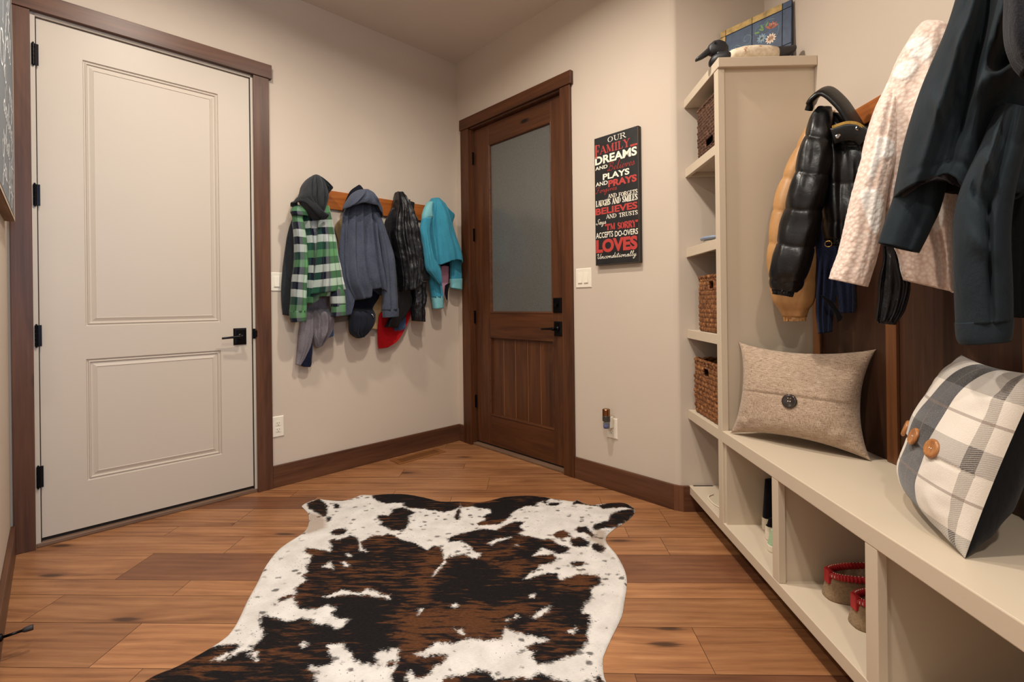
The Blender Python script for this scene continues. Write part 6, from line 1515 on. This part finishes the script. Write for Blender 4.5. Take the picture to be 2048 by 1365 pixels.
shoe(t, fabric('white_mesh', (226, 222, 216), var=.12), rubw, .955, 2.262, ZS, R(-88), .25, .09, .085, .028, None)
mb = MB(); mb.tube(curve([(.985, 2.26, .1395), (.95, 2.27, .1395), (.92, 2.30, .1395), (.905, 2.36, .1395), (.915, 2.43, .1395), (.95, 2.46, .1395)], 30), .003, 8)
mb.build('trailing_lace', rubw, t, smooth=True)

# ---------------------------------------------------------------- lettering
def stext(name, parent, fr_x, z, s, w_, h_, m, y, bold=.0, shear=0):
    """plain sans letters fitted into a box whose lower left corner is fr_x, z"""
    c = bpy.data.curves.new('t', 'FONT'); c.body = s; c.offset = bold; c.resolution_u = 4; c.shear = shear
    o = bpy.data.objects.new('t', c); S.collection.objects.link(o)
    bpy.context.view_layer.update()
    dg = bpy.context.evaluated_depsgraph_get()
    me_ = bpy.data.meshes.new_from_object(o.evaluated_get(dg))
    bpy.data.objects.remove(o)
    v = np.array([p.co[:2] for p in me_.vertices]); lo, hi = v.min(0), v.max(0)
    k = (w_/(hi[0]-lo[0]), h_/(hi[1]-lo[1]))
    mb = MB()
    vs = [(fr_x+(p.co.x-lo[0])*k[0], y, z+(p.co.y-lo[1])*k[1]) for p in me_.vertices]
    mb.add(vs, [tuple(p.vertices) for p in me_.polygons])
    bpy.data.meshes.remove(me_)
    return mb.build(name, m, parent, solid=.0)
SER = {  # strokes in a unit-high box: (width, [(x0,y0,x1,y1,thick)...], serif x at bottom, at top)
 'A': (.86, [(.43, 1, .10, 0, 0), (.43, 1, .76, 0, 1), (.22, .34, .62, .34, 0)], [(.10, .2), (.76, .24)], []),
 'N': (.88, [(.14, 0, .14, 1, 0), (.14, 1, .74, 0, 1), (.74, 0, .74, 1, 0)], [(.14, .26)], [(.10, .2), (.74, .26)]),
 'D': (.84, [(.18, 0, .18, 1, 1), (.18, .97, .45, .97, 0), (.18, .03, .45, .03, 0), (.45, .97, .70, .75, 0), (.70, .75, .72, .5, 1), (.72, .5, .70, .25, 1), (.70, .25, .45, .03, 0)], [(.16, .2)], [(.16, .2)]),
 'F': (.68, [(.18, 0, .18, 1, 1), (.18, .97, .62, .97, 0), (.62, .97, .62, .78, 0), (.18, .52, .46, .52, 0), (.46, .62, .46, .42, 0)], [(.18, .34)], [(.14, .2)]),
 'O': (.88, [(.44, .99, .20, .84, 0), (.20, .84, .12, .5, 1), (.12, .5, .20, .16, 1), (.20, .16, .44, .01, 0), (.44, .01, .68, .16, 0), (.68, .16, .76, .5, 1), (.76, .5, .68, .84, 1), (.68, .84, .44, .99, 0)], [], []),
 'U': (.86, [(.18, 1, .18, .30, 1), (.18, .30, .32, .06, 1), (.32, .06, .50, .02, 0), (.50, .02, .66, .14, 0), (.66, .14, .70, .34, 0), (.70, .34, .70, 1, 0)], [], [(.18, .34), (.70, .26)]),
 'R': (.86, [(.18, 0, .18, 1, 1), (.18, .97, .48, .97, 0), (.48, .97, .64, .86, 1), (.64, .86, .64, .64, 1), (.64, .64, .48, .52, 0), (.48, .52, .18, .52, 0), (.42, .52, .76, 0, 1)], [(.18, .34), (.78, .18)], [(.14, .2)]),
 'G': (.88, [(.70, .80, .44, .99, 0), (.44, .99, .20, .84, 0), (.20, .84, .12, .5, 1), (.12, .5, .20, .16, 1), (.20, .16, .44, .01, 0), (.44, .01, .70, .12, 0), (.70, .02, .70, .42, 1), (.70, .98, .70, .72, 0)], [], [])
 , 'E': (.74, [(.18, 0, .18, 1, 1), (.18, .97, .64, .97, 0), (.64, .97, .64, .78, 0), (.18, .52, .48, .52, 0), (.48, .62, .48, .42, 0), (.18, .03, .66, .03, 0), (.66, .03, .68, .24, 0)], [(.14, .2)], [(.14, .2)]),
 'T': (.76, [(.38, 0, .38, 1, 1), (.06, .97, .70, .97, 0), (.06, .97, .06, .74, 0), (.70, .97, .70, .74, 0)], [(.38, .34)], []),
 'S': (.66, [(.54, .80, .44, .95, 0), (.44, .95, .26, .98, 0), (.26, .98, .13, .84, 1), (.13, .84, .14, .66, 1), (.14, .66, .46, .42, 1), (.46, .42, .54, .26, 1), (.54, .26, .50, .10, 1), (.50, .10, .34, .02, 0), (.34, .02, .20, .05, 0), (.20, .05, .11, .22, 0), (.55, .98, .55, .72, 0), (.10, .02, .10, .28, 0)], [], []),
 'L': (.68, [(.18, 0, .18, 1, 1), (.18, .03, .60, .03, 0), (.60, .03, .62, .26, 0)], [(.14, .2)], [(.18, .34)]),
 'H': (.90, [(.18, 0, .18, 1, 1), (.72, 0, .72, 1, 1), (.18, .5, .72, .5, 0)], [(.18, .32), (.72, .32)], [(.18, .32), (.72, .32)]),
 'M': (1.04, [(.16, 0, .16, 1, 0), (.18, 1, .50, .08, 1), (.50, .08, .82, 1, 0), (.84, 0, .84, 1, 1)], [(.16, .24), (.84, .32)], [(.14, .22), (.86, .26)]),
 'I': (.44, [(.22, 0, .22, 1, 1)], [(.22, .36)], [(.22, .36)]),
 'Y': (.84, [(.42, .48, .12, 1, 1), (.42, .48, .70, 1, 0), (.42, 0, .42, .5, 1)], [(.42, .34)], [(.12, .3), (.70, .24)]),
 '.': (.30, [(.15, .02, .15, .14, 1)], [], []), "'": (.22, [(.11, .98, .09, .74, 1)], [], []), '"': (.36, [(.12, .98, .08, .74, 1), (.26, .98, .22, .74, 1)], [], []), ' ': (.34, [], [], [])}
def stroke(mb, x0, z0, x1, z1, w_, y):
    dx, dz_ = x1-x0, z1-z0; l_ = math.hypot(dx, dz_)+1e-9; ox, oz = -dz_/l_*w_/2, dx/l_*w_/2
    ex, ez = dx/l_*w_*.22, dz_/l_*w_*.22
    mb.add([(x0-ox-ex, y, z0-oz-ez), (x1-ox+ex, y, z1-oz+ez), (x1+ox+ex, y, z1+oz+ez), (x0+ox-ex, y, z0+oz-ez)], [(0, 1, 2, 3)])
def serif(name, parent, x, z, s, w_, h_, m, y, tk=.17, tn=.07, big=None):
    adv = [SER[c][0] for c in s]; tot = sum(adv); k = w_/tot; mb = MB(); cx_ = x; i = 0
    for n_, c in enumerate(s):
        W__, st, sb, st_ = SER[c]
        hh = h_; zz = z
        if big and n_ == 0: hh = h_*big; zz = z-h_*(big-1)*.55
        for (a, b_, c_, d, f) in st:
            y_ = y-.00002*(i % 7); i += 1
            stroke(mb, cx_+a*k, zz+b_*hh, cx_+c_*k, zz+d*hh, (tk if f else tn)*min(k*1.15, h_)*(1.0 if not (big and n_ == 0) else 1.5), y_)
        for lst, zz_ in ((sb, zz+.03*hh), (st_, zz+.97*hh)):
            for px_, wv in lst:
                stroke(mb, cx_+(px_-wv/2)*k, zz_, cx_+(px_+wv/2)*k, zz_, tn*h_, y-.00002*(i % 7)); i += 1
        cx_ += W__*k
    return mb.build(name, m, parent, fixn=False)
CUR = {  # handwriting: advance, list of point chains
 'a': (.46, [[(.0, .1), (.12, .3), (.30, .44), (.14, .40), (.04, .2), (.10, .02), (.22, .06), (.32, .42), (.31, .08), (.38, .0), (.46, .1)]]),
 'b': (.42, [[(0, .1), (.14, .5), (.22, .92), (.16, 1), (.10, .7), (.09, .1), (.18, 0), (.30, .14), (.28, .36), (.34, .36), (.42, .34)]]),
 'c': (.36, [[(0, .1), (.12, .36), (.28, .42), (.30, .34)], [(.26, .42), (.10, .34), (.06, .12), (.16, 0), (.36, .12)]]),
 'd': (.48, [[(0, .1), (.12, .3), (.30, .44), (.14, .40), (.04, .2), (.10, .02), (.22, .06), (.34, .5), (.40, 1), (.34, .3), (.36, .02), (.48, .1)]]),
 'e': (.36, [[(0, .1), (.16, .2), (.26, .34), (.18, .44), (.08, .34), (.07, .12), (.16, 0), (.36, .12)]]),
 'f': (.36, [[(0, .1), (.16, .5), (.24, .92), (.18, 1), (.12, .7), (.08, -.1), (.06, -.42), (.12, -.4), (.14, -.1), (.12, .06), (.36, .12)]]),
 'g': (.46, [[(0, .1), (.12, .3), (.30, .44), (.14, .40), (.04, .2), (.10, .02), (.22, .08), (.32, .42), (.28, -.2), (.16, -.46), (.04, -.38), (.14, -.16), (.46, .12)]]),
 'h': (.46, [[(0, .1), (.14, .5), (.22, .92), (.16, 1), (.11, .7), (.08, 0), (.14, .3), (.24, .44), (.30, .34), (.30, .06), (.36, 0), (.46, .1)]]),
 'i': (.28, [[(0, .1), (.12, .42), (.11, .08), (.17, 0), (.28, .1)], [(.15, .62), (.16, .66)]]),
 'k': (.44, [[(0, .1), (.14, .5), (.22, .92), (.16, 1), (.11, .7), (.08, 0), (.14, .3), (.28, .42), (.26, .26), (.14, .22), (.30, 0), (.44, .1)]]),
 'l': (.30, [[(0, .1), (.14, .5), (.24, .92), (.18, 1), (.11, .7), (.10, .1), (.17, 0), (.30, .1)]]),
 'm': (.66, [[(0, .2), (.08, .42), (.08, 0), (.14, .32), (.22, .42), (.27, .3), (.27, 0), (.33, .32), (.42, .42), (.48, .3), (.48, .06), (.55, 0), (.66, .1)]]),
 'n': (.48, [[(0, .2), (.08, .42), (.08, 0), (.15, .32), (.25, .42), (.31, .3), (.31, .06), (.37, 0), (.48, .1)]]),
 'o': (.42, [[(0, .1), (.1, .34), (.22, .44), (.08, .36), (.05, .12), (.16, 0), (.28, .14), (.26, .38), (.20, .43), (.30, .34), (.42, .34)]]),
 'r': (.34, [[(0, .1), (.10, .46), (.14, .36), (.26, .38), (.22, .1), (.27, 0), (.34, .08)]]),
 's': (.34, [[(0, .08), (.16, .46), (.20, .28), (.24, .1), (.14, -.01), (.05, .06)], [(.18, .02), (.34, .1)]]),
 't': (.32, [[(0, .1), (.12, .5), (.18, .84), (.12, .2), (.16, 0), (.32, .1)], [(.02, .6), (.28, .62)]]),
 'u': (.46, [[(0, .1), (.09, .42), (.08, .1), (.15, 0), (.26, .12), (.31, .42), (.30, .08), (.36, 0), (.46, .1)]]),
 'v': (.44, [[(0, .2), (.07, .42), (.13, .3), (.17, .02), (.27, .2), (.30, .42), (.36, .34), (.44, .34)]]),
 'w': (.58, [[(0, .2), (.06, .42), (.10, .1), (.17, 0), (.25, .34), (.27, .08), (.34, 0), (.43, .22), (.45, .42), (.50, .34), (.58, .34)]]),
 'y': (.46, [[(0, .2), (.08, .42), (.08, .1), (.16, .02), (.27, .14), (.32, .42), (.26, -.2), (.14, -.46), (.04, -.36), (.16, -.14), (.46, .12)]]),
 'B': (.70, [[(.30, .95), (.22, .5), (.14, .02), (.02, .02), (.0, .14), (.10, .2)], [(.06, .76), (.14, .94), (.40, 1), (.56, .86), (.46, .62), (.28, .54), (.52, .46), (.58, .2), (.40, .0), (.20, .06), (.16, .18)]]),
 'F': (.60, [[(.06, .74), (.04, .88), (.20, .98), (.44, .92), (.66, 1.0)], [(.42, .92), (.30, .5), (.24, .1), (.10, -.06), (.0, .06), (.06, .16)], [(.16, .48), (.48, .52)]]),
 'S': (.56, [[(.52, .86), (.46, 1), (.30, .92), (.28, .70), (.42, .46), (.42, .18), (.24, .0), (.04, .06), (.02, .22), (.14, .26)]]),
 'U': (.76, [[(.0, .72), (.06, .92), (.18, .96), (.22, .76), (.18, .3), (.26, .04), (.40, .06), (.56, .5), (.64, .98), (.56, .4), (.58, .04), (.68, .0), (.76, .1)]]),
 'I': (.40, [[(.05, .9), (.35, .98)], [(.20, .95), (.16, .4), (.12, .0)], [(.0, .02), (.30, .04)]]),
 'O': (.66, [[(.34, .98), (.10, .8), (.04, .36), (.20, .02), (.46, .1), (.58, .56), (.46, .94), (.28, .96), (.40, .78), (.60, .86)]]),
 'Y': (.62, [[(.0, .9), (.08, .96), (.12, .6), (.22, .5), (.40, .64), (.52, 1), (.40, .2), (.22, -.34), (.08, -.4), (.10, -.2), (.44, .1), (.62, .16)]]),
 'W': (.86, [[(.0, .9), (.08, .96), (.16, .04), (.40, .8), (.46, .06), (.70, .96), (.80, 1)]]),
 ',': (.16, [[(.08, .05), (.04, -.12)]]), '!': (.2, [[(.12, 1), (.08, .3)], [(.07, .04), (.075, .08)]]), '?': (.34, [[(.04, .8), (.18, 1), (.30, .82), (.16, .5), (.14, .3)], [(.13, .04), (.135, .08)]]), ' ': (.3, [])}
def cursive(name, parent, x, z, s, w_, h_, m, y, wd=.05, slant=.25, flip=1):
    tot = sum(CUR[c][0] for c in s); k = w_/(tot+slant); mb = MB(); cx_ = 0; q = 0
    for c in s:
        A_, ch = CUR[c]
        for pts in ch:
            P = curve([((cx_+px_+slant*pz_*.6)*k, 0, pz_*h_) for px_, pz_ in pts], 5*len(pts))
            for a, b_ in zip(P, P[1:]):
                ang = math.atan2(b_[2]-a[2], b_[0]-a[0]); wv = wd*h_*(.55+.75*abs(math.sin(ang-.5)))
                stroke(mb, x+a[0], z+a[2], x+b_[0], z+b_[2], wv, y-.00003*(q % 11)); q += 1
        cx_ += A_
    return mb.build(name, m, parent, fixn=False)

# black word sign
SX0, SX1, SZ0, SZ1 = -1.7575, -1.455, 1.340, 2.1085
t = thing('word_sign', 'black wooden sign with red and cream family words beside the dark door', 'sign', FB, -1.62, 0, SZ0)
sgm = Mat('black_sign_paint', .45, .4); csg = sgm.co(); sgm.color(sgm.ramp(sgm.noise(20, csg, 3), [(.3, (20, 19, 20)), (.7, (30, 29, 30))]))
SY = -.030
mb = MB(); mb.box(SX0, SX1, SY, -.001, SZ0, SZ1); mb.build('board', sgm.m, t, bevel=.002)
wn = plain('worn_edge', (124, 96, 76), .7)
mb = MB(); mb.box(SX1-.0028, SX1-.0018, SY-.0003, SY, SZ0+.004, SZ1-.004).box(SX0+.004, SX1-.004, SY-.0003, SY, SZ0+.0018, SZ0+.0026); mb.build('worn_edges', wn, t)
RD, CR_ = plain('sign_red', (172, 52, 46), .6), plain('sign_cream', (230, 222, 204), .6)
Hs, Ws = SZ1-SZ0, SX1-SX0
ly = SY-.0012
def RX(f): return SX0+f*Ws
def RZ(f): return SZ1-f*Hs
serif('lettering', t, RX(0.311), RZ(0.060), 'OUR', 0.431*Ws, 0.0394*Hs, CR_, ly, .15, .06)
serif('lettering', t, RX(0.013), RZ(0.135), 'FAMILY', 0.814*Ws, 0.0586*Hs, RD, ly, .19, .07, 1.72)
serif('lettering', t, RX(0.830), RZ(0.137), '.', 0.050*Ws, 0.0434*Hs, RD, ly, .5, .2)
serif('lettering', t, RX(0.878), RZ(0.137), '.', 0.050*Ws, 0.0434*Hs, RD, ly, .5, .2)
serif('lettering', t, RX(0.926), RZ(0.137), '.', 0.050*Ws, 0.0434*Hs, RD, ly, .5, .2)
stext('lettering', t, RX(0.018), RZ(0.213), 'DREAMS', 0.952*Ws, 0.0657*Hs, CR_, ly, .035)
stext('lettering', t, RX(0.021), RZ(0.253), 'AND', 0.293*Ws, 0.0273*Hs, CR_, ly, .02)
cursive('lettering', t, RX(0.316), RZ(0.279), 'Believes', 0.654*Ws, 0.0616*Hs, RD, ly, .045)
stext('lettering', t, RX(0.200), RZ(0.341), 'PLAYS', 0.605*Ws, 0.0475*Hs, CR_, ly, .03)
stext('lettering', t, RX(0.027), RZ(0.380), 'AND', 0.285*Ws, 0.0313*Hs, CR_, ly, .015)
stext('lettering', t, RX(0.322), RZ(0.405), 'PRAYS', 0.639*Ws, 0.0535*Hs, RD, ly, .045)
cursive('lettering', t, RX(0.029), RZ(0.434), 'Forgives', 0.534*Ws, 0.0444*Hs, RD, ly, .06)
serif('lettering', t, RX(0.313), RZ(0.489), 'AND', 0.205*Ws, 0.0293*Hs, CR_, ly, .18, .08)
serif('lettering', t, RX(0.561), RZ(0.493), 'FORGETS', 0.413*Ws, 0.0303*Hs, CR_, ly, .18, .08)
serif('lettering', t, RX(0.027), RZ(0.539), 'LAUGHS', 0.343*Ws, 0.0444*Hs, CR_, ly, .22, .08)
serif('lettering', t, RX(0.406), RZ(0.539), 'AND', 0.197*Ws, 0.0434*Hs, CR_, ly, .22, .08)
serif('lettering', t, RX(0.640), RZ(0.540), 'SMILES', 0.332*Ws, 0.0424*Hs, CR_, ly, .22, .08)
stext('lettering', t, RX(0.017), RZ(0.605), 'BELIEVES', 0.950*Ws, 0.0525*Hs, RD, ly, .035)
serif('lettering', t, RX(0.266), RZ(0.644), 'AND', 0.241*Ws, 0.0303*Hs, CR_, ly, .18, .08)
serif('lettering', t, RX(0.561), RZ(0.647), 'TRUSTS', 0.414*Ws, 0.0303*Hs, CR_, ly, .18, .08)
cursive('lettering', t, RX(0.026), RZ(0.680), 'Says', 0.273*Ws, 0.0404*Hs, CR_, ly, .08)
serif('lettering', t, RX(0.241), RZ(0.731), '"I\'M', 0.234*Ws, 0.0444*Hs, RD, ly, .24, .08)
serif('lettering', t, RX(0.529), RZ(0.736), 'SORRY"', 0.441*Ws, 0.0485*Hs, RD, ly, .24, .08)
stext('lettering', t, RX(0.021), RZ(0.788), 'ACCEPTS', 0.401*Ws, 0.0444*Hs, CR_, ly, .012)
stext('lettering', t, RX(0.465), RZ(0.791), 'DO-OVERS', 0.507*Ws, 0.0424*Hs, CR_, ly, .012)
stext('lettering', t, RX(0.016), RZ(0.903), 'LOVES', 0.943*Ws, 0.1040*Hs, RD, ly, .05)
cursive('lettering', t, RX(0.029), RZ(0.948), 'Unconditionally', 0.941*Ws, 0.0384*Hs, CR_, ly, .085)

# chalkboard on the left wall
CX0, CX1, CZ0_, CZ1 = 1.84, 2.985, 1.497, 2.42
t = thing('chalkboard_sign', 'grey chalkboard with white handwriting on the left wall by the pale door', 'sign', FF, 2.4, 0, CZ0_)
slate = plain('grey_slate', (106, 112, 118), .7, bumpy=.1, scale=100)
mb = MB(); mb.prism([(CX0, CZ0_), (CX1, CZ0_), (CX1, 2.22), (CX1-.09, 2.42), (CX0, 2.42)], -.030, -.001)
mb.build('board', wood('rough_board', (84, 58, 36), (122, 88, 58), (150, 114, 80), 'x', .7, False), t)
mb = MB(); mb.prism([(CX0+.015, CZ0_+.02), (CX1-.02, CZ0_+.02), (CX1-.012, 2.21), (CX1-.098, 2.405), (CX0+.015, 2.405)], -.0316, -.030)
mb.build('slate_face', slate, t)
mb = MB()
for a, b_ in (((CX0, CZ0_+.006), (CX1-.004, CZ0_+.006)), ((CX1-.006, CZ0_+.006), (CX1-.006, 2.22)), ((CX1-.006, 2.22), (CX1-.094, 2.414))):
    stroke(mb, a[0], a[1], b_[0], b_[1], .012, -.0325)
mb.build('edge_strip', plain('pale_edge', (176, 156, 138), .7), t, solid=.001, fixn=False)
chk = plain('chalk_white', (224, 226, 228), .8)
for s_, z, x, w_, h_ in (('What if', 2.24, 2.10, .70, .12), ('I fall', 2.10, 2.36, .48, .11), ('Oh, my', 1.93, 2.22, .70, .13), ('darling', 1.80, 2.36, .56, .10), ('what if', 1.69, 2.34, .58, .09), ('You fly!', 1.575, 2.28, .66, .11)):
    ws = s_.split(' '); n_ = sum(len(q) for q in ws); xx = x
    for q in ws:
        cursive('handwriting', t, xx, z, q, w_*len(q)/n_-.02, h_, chk, -.0322, .09); xx += w_*len(q)/n_+.03
